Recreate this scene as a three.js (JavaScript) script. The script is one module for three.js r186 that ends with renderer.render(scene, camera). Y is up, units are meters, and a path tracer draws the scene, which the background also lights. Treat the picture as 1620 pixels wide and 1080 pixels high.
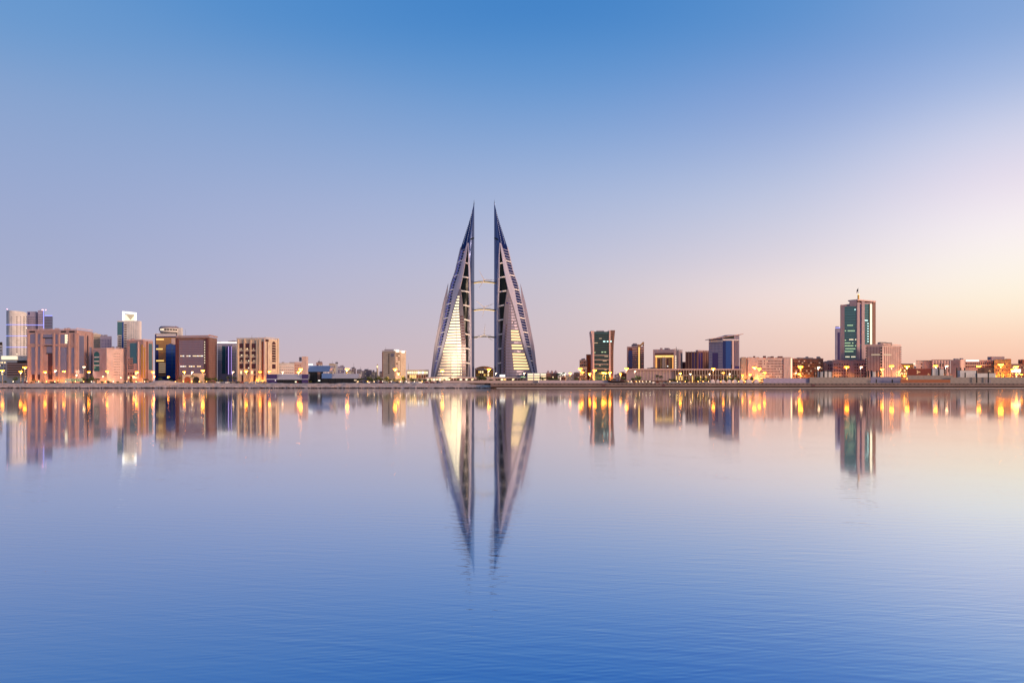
import * as THREE from 'three';
import { mergeGeometries } from 'three/addons/utils/BufferGeometryUtils.js';

// ---------------------------------------------------------------- camera, sky, sun, exposure
// photo is 1620 x 1080; focal length 1200 px, principal point (810, 611): the lens is shifted so that verticals stay upright
const F = 1200, CX = 810, HY = 611, EYE = 2;
const scene = new THREE.Scene();
const camera = new THREE.PerspectiveCamera(2 * Math.atan(HY / F) * 180 / Math.PI, 1620 / (2 * HY), 0.3, 30000);
camera.position.set(0, EYE, 0);
camera.lookAt(0, EYE, -100);
camera.setViewOffset(1620, 2 * HY, 0, 0, 1620, 1080);
camera.updateProjectionMatrix();

const renderer = new THREE.WebGLRenderer({ antialias: true });
renderer.setSize(1024, 682);
renderer.toneMapping = THREE.LinearToneMapping;
renderer.toneMappingExposure = 1.0;
renderer.shadowMap.enabled = true;

const SUN_AZ = 122, SUN_EL = 7;                        // afterglow of the sun that has just set, to the right of the frame
const rad = (d) => d * Math.PI / 180;
const toLin = (c) => { c /= 255; return c <= 0.04045 ? c / 12.92 : ((c + 0.055) / 1.055) ** 2.4; };
{
  // colours of the clear dusk sky: columns by azimuth (degrees right of the view axis), rows by elevation
  const elOf = (px, py) => Math.atan((HY - py) / Math.hypot(F, px - CX)) * 180 / Math.PI;
  const col = (px, rows) => rows.map(([py, r, g, b]) => [elOf(px, py), r, g, b]).reverse();
  const left = col(15, [[0, 106, 153, 207], [150, 136, 164, 208], [300, 155, 170, 208], [450, 169, 174, 204], [540, 176, 174, 201], [605, 186, 175, 197]]);
  const midL = col(415, [[0, 85, 142, 204], [150, 125, 160, 209], [300, 158, 174, 212], [400, 174, 180, 211], [480, 185, 182, 205], [560, 197, 181, 193], [605, 201, 179, 188]]);
  const mid = col(875, [[0, 71, 133, 200], [100, 95, 147, 207], [200, 130, 164, 213], [300, 164, 181, 217], [400, 190, 192, 215], [450, 201, 195, 209], [520, 210, 194, 200], [580, 214, 190, 192], [605, 214, 188, 190]]);
  const midR = col(1235, [[0, 93, 145, 206], [150, 136, 165, 215], [300, 189, 197, 224], [400, 219, 212, 223], [470, 239, 220, 216], [540, 238, 206, 194], [605, 226, 186, 176]]);
  const right = col(1605, [[0, 131, 165, 215], [100, 160, 182, 223], [200, 204, 208, 232], [280, 230, 222, 236], [360, 247, 238, 240], [430, 253, 243, 231], [480, 254, 237, 215], [540, 252, 212, 187], [605, 242, 184, 160]]);
  const glow = (k) => right.map(([e, r, g, b]) => [e, r + 6 * k, g + 3 * k, b - 8 * k]);
  const S = 2 * SUN_AZ;
  const columns = [[-34, left], [-18.2, midL], [3.1, mid], [19.5, midR], [33.5, right], [60, glow(1)], [SUN_AZ, glow(2)], [S - 60, glow(1)], [S - 33.5, right], [S - 19.5, midR], [S - 3.1, mid], [S + 18.2, midL], [S + 34, left], [326, left]];
  const cubic = (ks, x) => {                             // smooth interpolation between knots [x, ...values]
    let i = 0; while (i < ks.length - 2 && x > ks[i + 1][0]) i++;
    const a = ks[i], b = ks[i + 1], h = b[0] - a[0], t = Math.min(1, Math.max(0, (x - a[0]) / h)), t2 = t * t, t3 = t2 * t;
    const p = ks[i - 1] || a, n = ks[i + 2] || b;
    return a.slice(1).map((_, k) => {
      const ma = p === a ? (b[k + 1] - a[k + 1]) : (b[k + 1] - p[k + 1]) / (b[0] - p[0]) * h, mb = n === b ? (b[k + 1] - a[k + 1]) : (n[k + 1] - a[k + 1]) / (n[0] - a[0]) * h;
      return (2 * t3 - 3 * t2 + 1) * a[k + 1] + (t3 - 2 * t2 + t) * ma + (-2 * t3 + 3 * t2) * b[k + 1] + (t3 - t2) * mb;
    });
  };
  const W = 1024, H = 512, data = new Float32Array(W * H * 4), zen = [52, 112, 188];
  for (const c of columns) { const t = c[1][c[1].length - 1]; c.push([...c[1], [50, ...[0, 1, 2].map((k) => (t[k + 1] * 0.35 + zen[k] * 0.65))], [90, ...zen]]); }
  for (let y = 0; y < H; y++) {
    const el = Math.max(0.05, ((y + 0.5) / H - 0.5) * 180);
    const line = columns.map(([az, , rows]) => [az, ...cubic(rows, el)]);
    line.unshift([-72, ...line[0].slice(1)]); line.push([326 + 38, ...line[line.length - 1].slice(1)]);
    for (let x = 0; x < W; x++) {
      const phi = ((x + 0.5) / W - 0.5) * 2 * Math.PI;   // direction = (cos phi, ., sin phi)
      let az = Math.atan2(Math.cos(phi), -Math.sin(phi)) * 180 / Math.PI; if (az < -34) az += 360;
      const c = cubic(line, az), o = (y * W + x) * 4;
      for (let k = 0; k < 3; k++) data[o + k] = toLin(Math.max(0, c[k]));
      data[o + 3] = 1;
    }
  }
  const sky = new THREE.DataTexture(data, W, H, THREE.RGBAFormat, THREE.FloatType);
  sky.mapping = THREE.EquirectangularReflectionMapping; sky.magFilter = THREE.LinearFilter; sky.needsUpdate = true;
  scene.background = sky; scene.environment = sky;
}
const sun = new THREE.DirectionalLight(new THREE.Color(1, 0.68, 0.48), 3.5);
sun.position.set(Math.sin(rad(SUN_AZ)) * Math.cos(rad(SUN_EL)) * 2000, Math.sin(rad(SUN_EL)) * 2000, -900 - Math.cos(rad(SUN_AZ)) * Math.cos(rad(SUN_EL)) * 2000);
sun.target.position.set(0, 0, -900);
sun.castShadow = true; sun.shadow.radius = 28; sun.shadow.mapSize.set(4096, 4096);
Object.assign(sun.shadow.camera, { left: -900, right: 900, top: 500, bottom: -500, near: 10, far: 5000 });
scene.add(sun, sun.target);

// ---------------------------------------------------------------- helpers
let seed = 7; const rnd = () => { seed |= 0; seed = seed + 0x6D2B79F5 | 0; let t = Math.imul(seed ^ seed >>> 15, 1 | seed); t = t + Math.imul(t ^ t >>> 7, 61 | t) ^ t; return ((t ^ t >>> 14) >>> 0) / 4294967296; };
const rr = (a, b) => a + (b - a) * rnd(), pick = (a) => a[Math.floor(rnd() * a.length)];
const G = 5.4;                                           // level of the town behind the sea wall, water is 0
const X = (px, D) => (px - CX) * D / F, Y = (py, D) => EYE + (HY - py) * D / F;
const lut = (p) => (x) => { let i = 0; while (i < p.length - 2 && x > p[i + 1][0]) i++; const [a, c] = p[i], [b, d] = p[i + 1]; return c + (d - c) * Math.min(1, Math.max(0, (x - a) / (b - a))); };
const taken = {};
const numbered = (n) => { const k = taken[n] = (taken[n] ?? -1) + 1; return k ? n + '_' + String(k).padStart(3, '0') : n; };
function tag(o, label, category, group) { o.userData.label = label; o.userData.category = category; if (group) o.userData.group = group; return o; }
function thing(name, label, category, pos = [0, 0, 0], ry = 0, group) {
  const o = new THREE.Group(); o.name = numbered(name); o.position.set(...pos); o.rotation.y = ry; scene.add(o);
  return tag(o, label, category, group);
}
function part(parent, name, geo, m, kind) { const o = new THREE.Mesh(geo, m); o.name = name; parent.add(o); if (kind) o.userData.kind = kind; return o; }
function struct(name, geo, m) { const o = new THREE.Mesh(geo, m); o.name = name; o.userData.kind = 'structure'; scene.add(o); return o; }
const copyOf = (o, pos, ry = 0, s = 1) => { const c = o.clone(); c.name = numbered(o.name.replace(/_\d{3}$/, '')); c.userData = { ...o.userData }; c.position.set(...pos); c.rotation.y = ry; c.scale.setScalar(s); scene.add(c); return c; };
const unit = new THREE.BoxGeometry(1, 1, 1), cyl = new THREE.CylinderGeometry(1, 1, 1, 10), ball = new THREE.SphereGeometry(1, 10, 7);
function box(parent, name, m, x, y, z, w, h, d, ry = 0) { const o = part(parent, name, unit, m); o.position.set(x, y, z); o.scale.set(w, h, d); o.rotation.y = ry; return o; }
const boxGeo = (x, y, z, w, h, d, ry = 0) => new THREE.BoxGeometry(w, h, d).rotateY(ry).translate(x, y, z);
const tubeGeo = (x, y0, y1, z, r0, r1 = r0, n = 8) => new THREE.CylinderGeometry(r1, r0, y1 - y0, n).translate(x, (y0 + y1) / 2, z);

// tileable value noise
function noiseTile(n, cells, oct, sd) {
  const s0 = seed; seed = sd; const out = new Float32Array(n * n); let amp = 1, tot = 0;
  for (let o = 0; o < oct; o++, cells *= 2, amp *= 0.55) {
    const g = Float32Array.from({ length: cells * cells }, rnd); tot += amp;
    for (let y = 0; y < n; y++) for (let x = 0; x < n; x++) {
      const fx = x / n * cells, fy = y / n * cells, ix = fx | 0, iy = fy | 0, u = fx - ix, v = fy - iy, a = u * u * (3 - 2 * u), b = v * v * (3 - 2 * v), i1 = (ix + 1) % cells, j1 = (iy + 1) % cells;
      out[y * n + x] += amp * ((g[iy * cells + ix] * (1 - a) + g[iy * cells + i1] * a) * (1 - b) + (g[j1 * cells + ix] * (1 - a) + g[j1 * cells + i1] * a) * b);
    }
  }
  seed = s0; return out.map((v) => v / tot);
}
function tex(n, f, rep, srgb) {
  const d = new Uint8Array(n * n * 4);
  for (let y = 0; y < n; y++) for (let x = 0; x < n; x++) { const c = f(x, y, y * n + x); for (let k = 0; k < 3; k++) d[(y * n + x) * 4 + k] = Math.max(0, Math.min(255, c[k] ?? c[0])); d[(y * n + x) * 4 + 3] = 255; }
  const t = new THREE.DataTexture(d, n, n); t.wrapS = t.wrapT = THREE.RepeatWrapping; t.magFilter = THREE.LinearFilter; t.minFilter = THREE.LinearMipmapLinearFilter; t.generateMipmaps = true;
  if (rep) t.repeat.set(...rep); if (srgb) t.colorSpace = THREE.SRGBColorSpace; t.needsUpdate = true; return t;
}
const nA = noiseTile(256, 4, 5, 11), nB = noiseTile(256, 32, 3, 12);
const wallTex = tex(256, (x, y, i) => { const j = (y % 43 < 1 || x % 32 < 1) ? -16 : 0; return [Math.round(228 + (nA[i] - 0.5) * 60 + (nB[i] - 0.5) * 30 + j)]; }, null, true);   // faint panel joints and weather stains, 24 m tile
const std = (c, roughness = 0.8, o = {}) => new THREE.MeshStandardMaterial({ color: c, roughness, ...o });
const wall = (c, r = 0.85) => std(c, r, { map: wallTex });
const glass = (c, r = 0.12, m = 0.35) => std(c, r, { metalness: m });
const glow = (r, g, b, k = 1, base = '#777777') => { const m = std(base, 0.6); m.emissive = new THREE.Color(r, g, b); m.emissiveIntensity = k; return m; };

const M = {
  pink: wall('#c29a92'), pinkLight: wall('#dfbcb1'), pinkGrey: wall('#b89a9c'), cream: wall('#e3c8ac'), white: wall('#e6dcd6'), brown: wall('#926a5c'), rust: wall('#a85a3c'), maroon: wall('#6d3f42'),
  lavender: wall('#a79cb4'), grey: wall('#9b9098'), stone: wall('#b9a194'), ochre: wall('#b88a58'), trim: std('#e4d6cf', 0.7), trimPink: std('#d9b0a4', 0.8), trimBrown: std('#7a4c42', 0.8), dark: std('#241f24', 0.7), black: std('#121015', 0.6),
  gBlue: glass('#1d4892'), gNavy: glass('#182a6e', 0.16, 0.3), gTeal: glass('#3d6a7a'), gGreen: glass('#1f5a5c'), gGrey: glass('#7d7a94', 0.2), gDark: glass('#17191e', 0.1, 0.1), gViolet: glass('#3a2f6a'), gWine: glass('#4b2530', 0.2), gBronze: glass('#5d4440', 0.2), gold: std('#c89440', 0.4, { metalness: 0.4 }),
  silver: std('#b4b2c4', 0.35, { metalness: 0.5 }), steelBlue: std('#5f7cb0', 0.35, { metalness: 0.4 }), concrete: std('#a8988f', 0.9, { map: wallTex }),
  litWarm: glow(1, 0.72, 0.36, 1.5), litCream: glow(1, 0.84, 0.56, 1.25), litWhite: glow(1, 0.95, 0.85, 1.6), litGold: glow(1, 0.6, 0.14, 1.3), litOrange: glow(1, 0.42, 0.07, 1.4), litGreen: glow(0.55, 0.85, 0.45, 0.8), litTeal: glow(0.6, 1, 0.95, 1.6), litBlue: glow(0.28, 0.32, 1, 1.2), litViolet: glow(0.6, 0.4, 1, 0.8), litPink: glow(1, 0.35, 0.45, 4),
  dimWarm: glow(1, 0.7, 0.4, 0.45),
};

// vertical prism over a plan polygon (metres); top may be one height or one per corner; uv in 24 m tiles
function prism(pts, y0, y1) {
  const pos = [], uv = [], top = pts.map((_, i) => Array.isArray(y1) ? y1[i] : y1); let run = 0;
  pts.forEach(([x, z], i) => {
    const j = (i + 1) % pts.length, [x2, z2] = pts[j], len = Math.hypot(x2 - x, z2 - z), a = run / 24, b = (run + len) / 24; run += len;
    pos.push(x, y0, z, x2, y0, z2, x2, top[j], z2, x, y0, z, x2, top[j], z2, x, top[i], z);
    uv.push(a, y0 / 24, b, y0 / 24, b, top[j] / 24, a, y0 / 24, b, top[j] / 24, a, top[i] / 24);
  });
  for (const t of THREE.ShapeUtils.triangulateShape(pts.map(([x, z]) => new THREE.Vector2(x, -z)), [])) for (const k of t) { pos.push(pts[k][0], top[k], pts[k][1]); uv.push(pts[k][0] / 24, pts[k][1] / 24); }
  const g = new THREE.BufferGeometry(); g.setAttribute('position', new THREE.Float32BufferAttribute(pos, 3)); g.setAttribute('uv', new THREE.Float32BufferAttribute(uv, 2)); g.computeVertexNormals(); return g;
}

// A building whose visible plan corners are [photo x, distance]; features are given in photo coordinates on face i and become boxes standing on that face.
function building(name, label, category, plan, top, m, o = {}) {
  const near = Math.min(...plan.map((p) => p[1])), P = plan.map(([p, D]) => ({ p, D, x: X(p, D), z: -D })), c = { x: (P[0].x + P[P.length - 1].x) / 2, z: -near };
  const deep = o.deep ?? 26;
  let back;
  if (P.length === 3 && !o.round) back = [{ x: P[0].x + P[2].x - P[1].x, z: P[0].z + P[2].z - P[1].z }];
  else back = [P[P.length - 1], P[0]].map((q) => { const s = (q.D + deep) / q.D; return { x: c.x + (q.x * s - c.x) * 0.9, z: q.z * s }; });
  const g = thing(name, label, category, [c.x, G, c.z], 0, o.group);
  const all = [...P, ...back].map((q) => [q.x - c.x, q.z - c.z]);
  const h = (py) => Y(py, near) - G;
  const tops = Array.isArray(top) ? [...top.map(h), ...back.map((_, k) => h(top[k ? 0 : top.length - 1]))] : h(top);
  const y0 = o.from ? h(o.from) : 0;
  const bodyGeo = prism(all, y0, tops);
  if (o.round) { const p = bodyGeo.attributes.position, q = bodyGeo.attributes.normal, zc = P[0].z - c.z; for (let i = 0; i < p.count; i++) if (Math.abs(q.getY(i)) < 0.5 && p.getZ(i) > zc - 0.5) { const l = Math.hypot(p.getX(i), p.getZ(i) - zc) || 1; q.setXYZ(i, p.getX(i) / l, 0, (p.getZ(i) - zc) / l); } }
  part(g, o.body ?? 'wall', bodyGeo, m);
  const b = { g, P, c, near, h,
    f(i, x0, x1, ya, yb, mat, nm, out = 0.3, into = 0.3, parent = g) {
      const A = P[i], B = P[i + 1], at = (px) => (px - A.p) / (B.p - A.p), t = (at(x0) + at(x1)) / 2, len = Math.hypot(B.x - A.x, B.z - A.z), ry = Math.atan2(-(B.z - A.z), B.x - A.x), D = A.D + (B.D - A.D) * t;
      const n = [Math.sin(ry), Math.cos(ry)], k = (out - into) / 2, yt = Y(ya, D) - G, yl = Math.max(Y(yb, D) - G, 0.02);
      return box(parent, nm, mat, A.x + (B.x - A.x) * t - c.x + n[0] * k, (yt + yl) / 2, A.z + (B.z - A.z) * t - c.z + n[1] * k, Math.abs(at(x1) - at(x0)) * len, yt - yl, out + into, ry);
    },
    // a grid of windows: nx by ny cells in the rectangle, each window fw, fh of its cell
    win(i, x0, x1, nx, ya, yb, ny, mats, fw = 0.6, fh = 0.55, nm = 'window', out = 0.06, into = 0.25) {
      const w = (x1 - x0) / nx, hh = (yb - ya) / ny;
      for (let r = 0; r < ny; r++) for (let q = 0; q < nx; q++) { const mm = typeof mats === 'function' ? mats(q, r) : Array.isArray(mats) ? pick(mats) : mats; if (!mm) continue; const cx = x0 + (q + 0.5) * w, cy = ya + (r + 0.5) * hh; b.f(i, cx - w * fw / 2, cx + w * fw / 2, cy - hh * fh / 2, cy + hh * fh / 2, mm, mm.emissiveIntensity > 1 || mm === M.dimWarm ? 'lit_' + nm : nm, out, into); }
    },
    piers(i, x0, x1, n, ya, yb, mat, w, out = 0.6, nm = 'pier') { for (let k = 0; k < n; k++) { const x = n > 1 ? x0 + (x1 - x0) * k / (n - 1) : x0; b.f(i, x - w / 2, x + w / 2, ya, yb, mat, nm, out); } },
    bands(i, x0, x1, n, ya, yb, mat, hgt, out = 0.4, nm = 'spandrel') { for (let k = 0; k < n; k++) { const y = n > 1 ? ya + (yb - ya) * k / (n - 1) : ya; b.f(i, x0, x1, y - hgt / 2, y + hgt / 2, mat, nm, out); } },
    cap(py, mat, hgt = 1, out = 0.35) { for (let i = 0; i < P.length - 1; i++) b.f(i, P[i].p, P[i + 1].p, py - hgt, py, mat, 'parapet', out, 0.6); },
    // plant and tanks on the roof
    roof(x0, x1, py, n, mat = M.grey) {
      for (let k = 0; k < n; k++) { const x = rr(x0, x1), D = near + rr(6, 14), w = rr(1.5, 5), hh = rr(1, 2.8); box(g, 'roof_unit', mat, X(x, D) - c.x, h(py) + hh / 2 - 0.05, -D - c.z, w, hh, rr(2, 4)); }
    },
    mast(x, py, hgt, r = 0.15) { part(g, 'antenna', tubeGeo(X(x, near + 8) - c.x, h(py) - 0.5, h(py) + hgt, -8, r, r * 0.4, 5), M.dark); },
  };
  return b;
}
const D1 = M; // short alias for lists of windows below
const mix = (a, b, p) => () => (rnd() < p ? b : a);

// ---------------------------------------------------------------- the setting: water, land, shore
function sheet(x0, x1, z0, z1, y, T) {
  const g = new THREE.BufferGeometry();
  g.setAttribute('position', new THREE.Float32BufferAttribute([x0, y, z0, x1, y, z0, x1, y, z1, x0, y, z1], 3));
  g.setAttribute('uv', new THREE.Float32BufferAttribute([x0, -z0, x1, -z0, x1, -z1, x0, -z1].map((v) => v / T), 2));
  g.setIndex([0, 1, 2, 0, 2, 3]); g.computeVertexNormals(); return g;
}
{
  // wind ripples (bump, 12 m tile) over long low swell (normal map, 90 m tile)
  const s0 = seed; seed = 99;
  const waves = (n, lo, hi, skew) => Array.from({ length: n }, () => { const j = Math.round(rr(lo, hi)), i = Math.round(rr(-skew, skew) * j); return [i, j, rr(0, 6.28), 1 / Math.hypot(i, j)]; });
  const N = 1024, rip = waves(70, 14, 95, 0.55), h = new Float32Array(N * N), warp = noiseTile(N, 6, 3, 5); let mx = 0;
  for (let y = 0; y < N; y++) for (let x = 0; x < N; x++) { let v = 0; for (const [i, j, p, a] of rip) v += a * Math.sin(2 * Math.PI * (i * x + j * y) / N + p); v *= 0.35 + 1.3 * warp[y * N + x]; h[y * N + x] = v; mx = Math.max(mx, Math.abs(v)); }
  const ripple = tex(N, (x, y, i) => [Math.round(128 + 127 * h[i] / mx)], [1.9, 2.3]);
  const n = 512, sw = waves(26, 3, 12, 1.4), q = (x, y) => { let v = 0; for (const [i, j, p, a] of sw) v += a * Math.sin(2 * Math.PI * (i * x + j * y) / n + p); return v; };
  const gx = new Float32Array(n * n), gy = new Float32Array(n * n); let sx = 0, sy = 0;
  for (let y = 0; y < n; y++) for (let x = 0; x < n; x++) { const k = y * n + x; gx[k] = q(x + 1, y) - q(x - 1, y); gy[k] = q(x, y + 1) - q(x, y - 1); sx += gx[k] ** 2; sy += gy[k] ** 2; }
  sx = Math.sqrt(sx / n / n); sy = Math.sqrt(sy / n / n);
  const swell = tex(n, (x, y, k) => [128 - 40 * gx[k] / sx, 128 - 40 * gy[k] / sy, 255], [12 / 90, 12 / 90]);
  seed = s0;
  const water = new THREE.MeshPhysicalMaterial({ color: new THREE.Color(0.005, 0.29, 0.64), metalness: 1, roughness: 0.06, ior: 1.33, clearcoat: 1, clearcoatRoughness: 0.045, bumpMap: ripple, bumpScale: 0.0026, normalMap: swell, normalScale: new THREE.Vector2(0.014, 0.002) });
  struct('water', sheet(-6000, 6000, 60, -830, 0, 12), water);
}
const groundTex = tex(256, (x, y, i) => [Math.round(218 + (nA[i] - 0.5) * 95 + (nB[i] - 0.5) * 50)], null, true);
struct('ground', sheet(-9000, 9000, -786, -9000, G, 40), std('#8a6f60', 0.95, { map: groundTex }));
struct('road', sheet(-900, 900, -812, -826, G + 0.004, 12), std('#4a4448', 0.9, { map: groundTex }));
struct('promenade', sheet(-900, 900, -794, -803, G + 0.006, 12), std('#b9a398', 0.85, { map: groundTex }));

// left shore: sand and rubble bank running down to the water
{
  const x0 = X(-140, 780), x1 = X(781, 765), nx = 420, prof = [[0, -0.8], [1.5, 0.05], [4, 1.1], [7, 2.5], [9, 2.7], [12.5, 4.3], [16, 4.9], [22, 5.25], [34, G + 0.03]];
  const pos = [], idx = [], uv = [], nz = noiseTile(256, 16, 4, 21), nn = (a, b) => nz[((b & 255) << 8) | (a & 255)] - 0.5;
  for (let i = 0; i <= nx; i++) {
    const x = x0 + (x1 - x0) * i / nx, endFade = Math.min(1, (x1 - x) / 30), mound = Math.exp(-(((x - X(264, 790)) / 14) ** 2)) * 3.4, shore = -764 - nn(i, 3) * 6 - 4 * nn(i >> 3, 60);
    prof.forEach(([d, y], j) => {
      const e = j > 0 && j < prof.length - 1 ? 1 : 0.3;
      pos.push(x + nn(i * 3, j * 17) * 1.5, (j > 1 && j < 8 ? y * (0.35 + 0.65 * endFade) : y) + e * nn(i * 5, j * 29) * 1.6 + (j > 4 && j < 8 ? mound * (j === 6 ? 1 : 0.7) : 0) + (j > 3 && j < 7 ? nn(i >> 1, 90 + j) * 1.4 : 0), shore - d + nn(i * 7, j * 11) * 1.2);
      uv.push(x / 14, d / 14);
      if (i && j) { const k = prof.length, a = (i - 1) * k + j - 1, b = i * k + j - 1; idx.push(a, b, a + 1, b, b + 1, a + 1); }
    });
  }
  const g = new THREE.BufferGeometry(); g.setAttribute('position', new THREE.Float32BufferAttribute(pos, 3)); g.setAttribute('uv', new THREE.Float32BufferAttribute(uv, 2)); g.setIndex(idx); g.computeVertexNormals();
  struct('sand_bank', g, std('#efc6ac', 0.95, { map: groundTex, side: THREE.DoubleSide }));
  // dark wet rubble along the waterline
  const rock = new THREE.IcosahedronGeometry(1, 1); { const p = rock.attributes.position; for (let i = 0; i < p.count; i++) { const k = 0.75 + 0.4 * Math.abs(Math.sin(p.getX(i) * 5.1 + p.getY(i) * 3.3 + p.getZ(i) * 7.7)); p.setXYZ(i, p.getX(i) * k, p.getY(i) * k * 0.6, p.getZ(i) * k); } rock.computeVertexNormals(); }
  const mk = (name, label, count, col, za, zb, ya, yb, sa, sb) => {
    const im = new THREE.InstancedMesh(rock, std(col, 0.8), count), m4 = new THREE.Matrix4(), c = new THREE.Color();
    for (let i = 0; i < count; i++) { const s = rr(sa, sb), t = rnd(); m4.compose(new THREE.Vector3(rr(x0, x1), ya + (yb - ya) * t, za + (zb - za) * t + rr(-1, 1)), new THREE.Quaternion().setFromEuler(new THREE.Euler(rr(0, 3), rr(0, 6), rr(0, 3))), new THREE.Vector3(s, s, s)); im.setMatrixAt(i, m4); im.setColorAt(i, c.setScalar(rr(0.6, 1.15))); }
    im.name = name; im.userData = { kind: 'stuff', label, category: 'rocks' }; scene.add(im);
  };
  mk('wet_rubble', 'dark wet rubble lining the waterline below the sand bank', 1500, '#3a2c28', -763, -766.5, 0.05, 0.7, 0.3, 0.75);
  mk('bank_rubble', 'pale broken stones scattered over the sand bank', 700, '#c8a491', -768, -778, 1.5, 4.4, 0.2, 0.6);
}
// right shore: concrete sea wall with a row of dark boxes painted as recess shade, an undercut and a pale strip painted as the bright waterline
{
  const g = thing('sea_wall', 'long grey concrete sea wall with a row of small painted dark recesses along the waterfront', 'sea wall', [0, 0, -760]);
  const xa = X(776, 760), xb = X(1760, 760), L = xb - xa, xm = (xa + xb) / 2;
  const stain = wall('#8a6e62', 0.9);
  part(g, 'wall_face', prism([[xa, 0], [xb, 0], [xb, -2.2], [xa, -2.2]], 1.7, 5.0), stain);
  part(g, 'undercut_wall', prism([[xa, -7], [xb, -7], [xb, -26], [xa, -26]], -1, 2.35), stain);
  part(g, 'painted_waterline_glint', prism([[xa + 6, 0.9], [xb, 0.9], [xb, -0.2], [xa + 6, -0.2]], -1, 0.4), std('#cdb9b0', 0.6));  // pale strip carries the bright reflection line on the water as colour
  part(g, 'deck', prism([[xa, -2.2], [xb, -2.2], [xb, -30], [xa, -30]], 2.35, G + 0.02), stain);
  for (let i = 0; i < 46; i++) { const x = xa + (i + 0.5) * L / 46; box(g, 'coping_slab', M.concrete, x, 5.2, -0.9, L / 46 - 0.12, 0.42, 2.4); }
  const n = 150; for (let i = 0; i < n; i++) { const x = xa + 2 + (i + 0.5) * (L - 4) / n; box(g, 'painted_recess_shade', M.black, x, 4.35, 0, 1.5, 0.75, 0.3); }  // black boxes give the shade of small wall recesses as colour
  for (const px of [955, 1050, 1287]) box(g, 'painted_culvert_shade', M.maroon, X(px, 760), 2.9, 0, 3.4, 1.7, 0.5);  // maroon boxes stand in for the shade inside culvert openings
}

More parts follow.
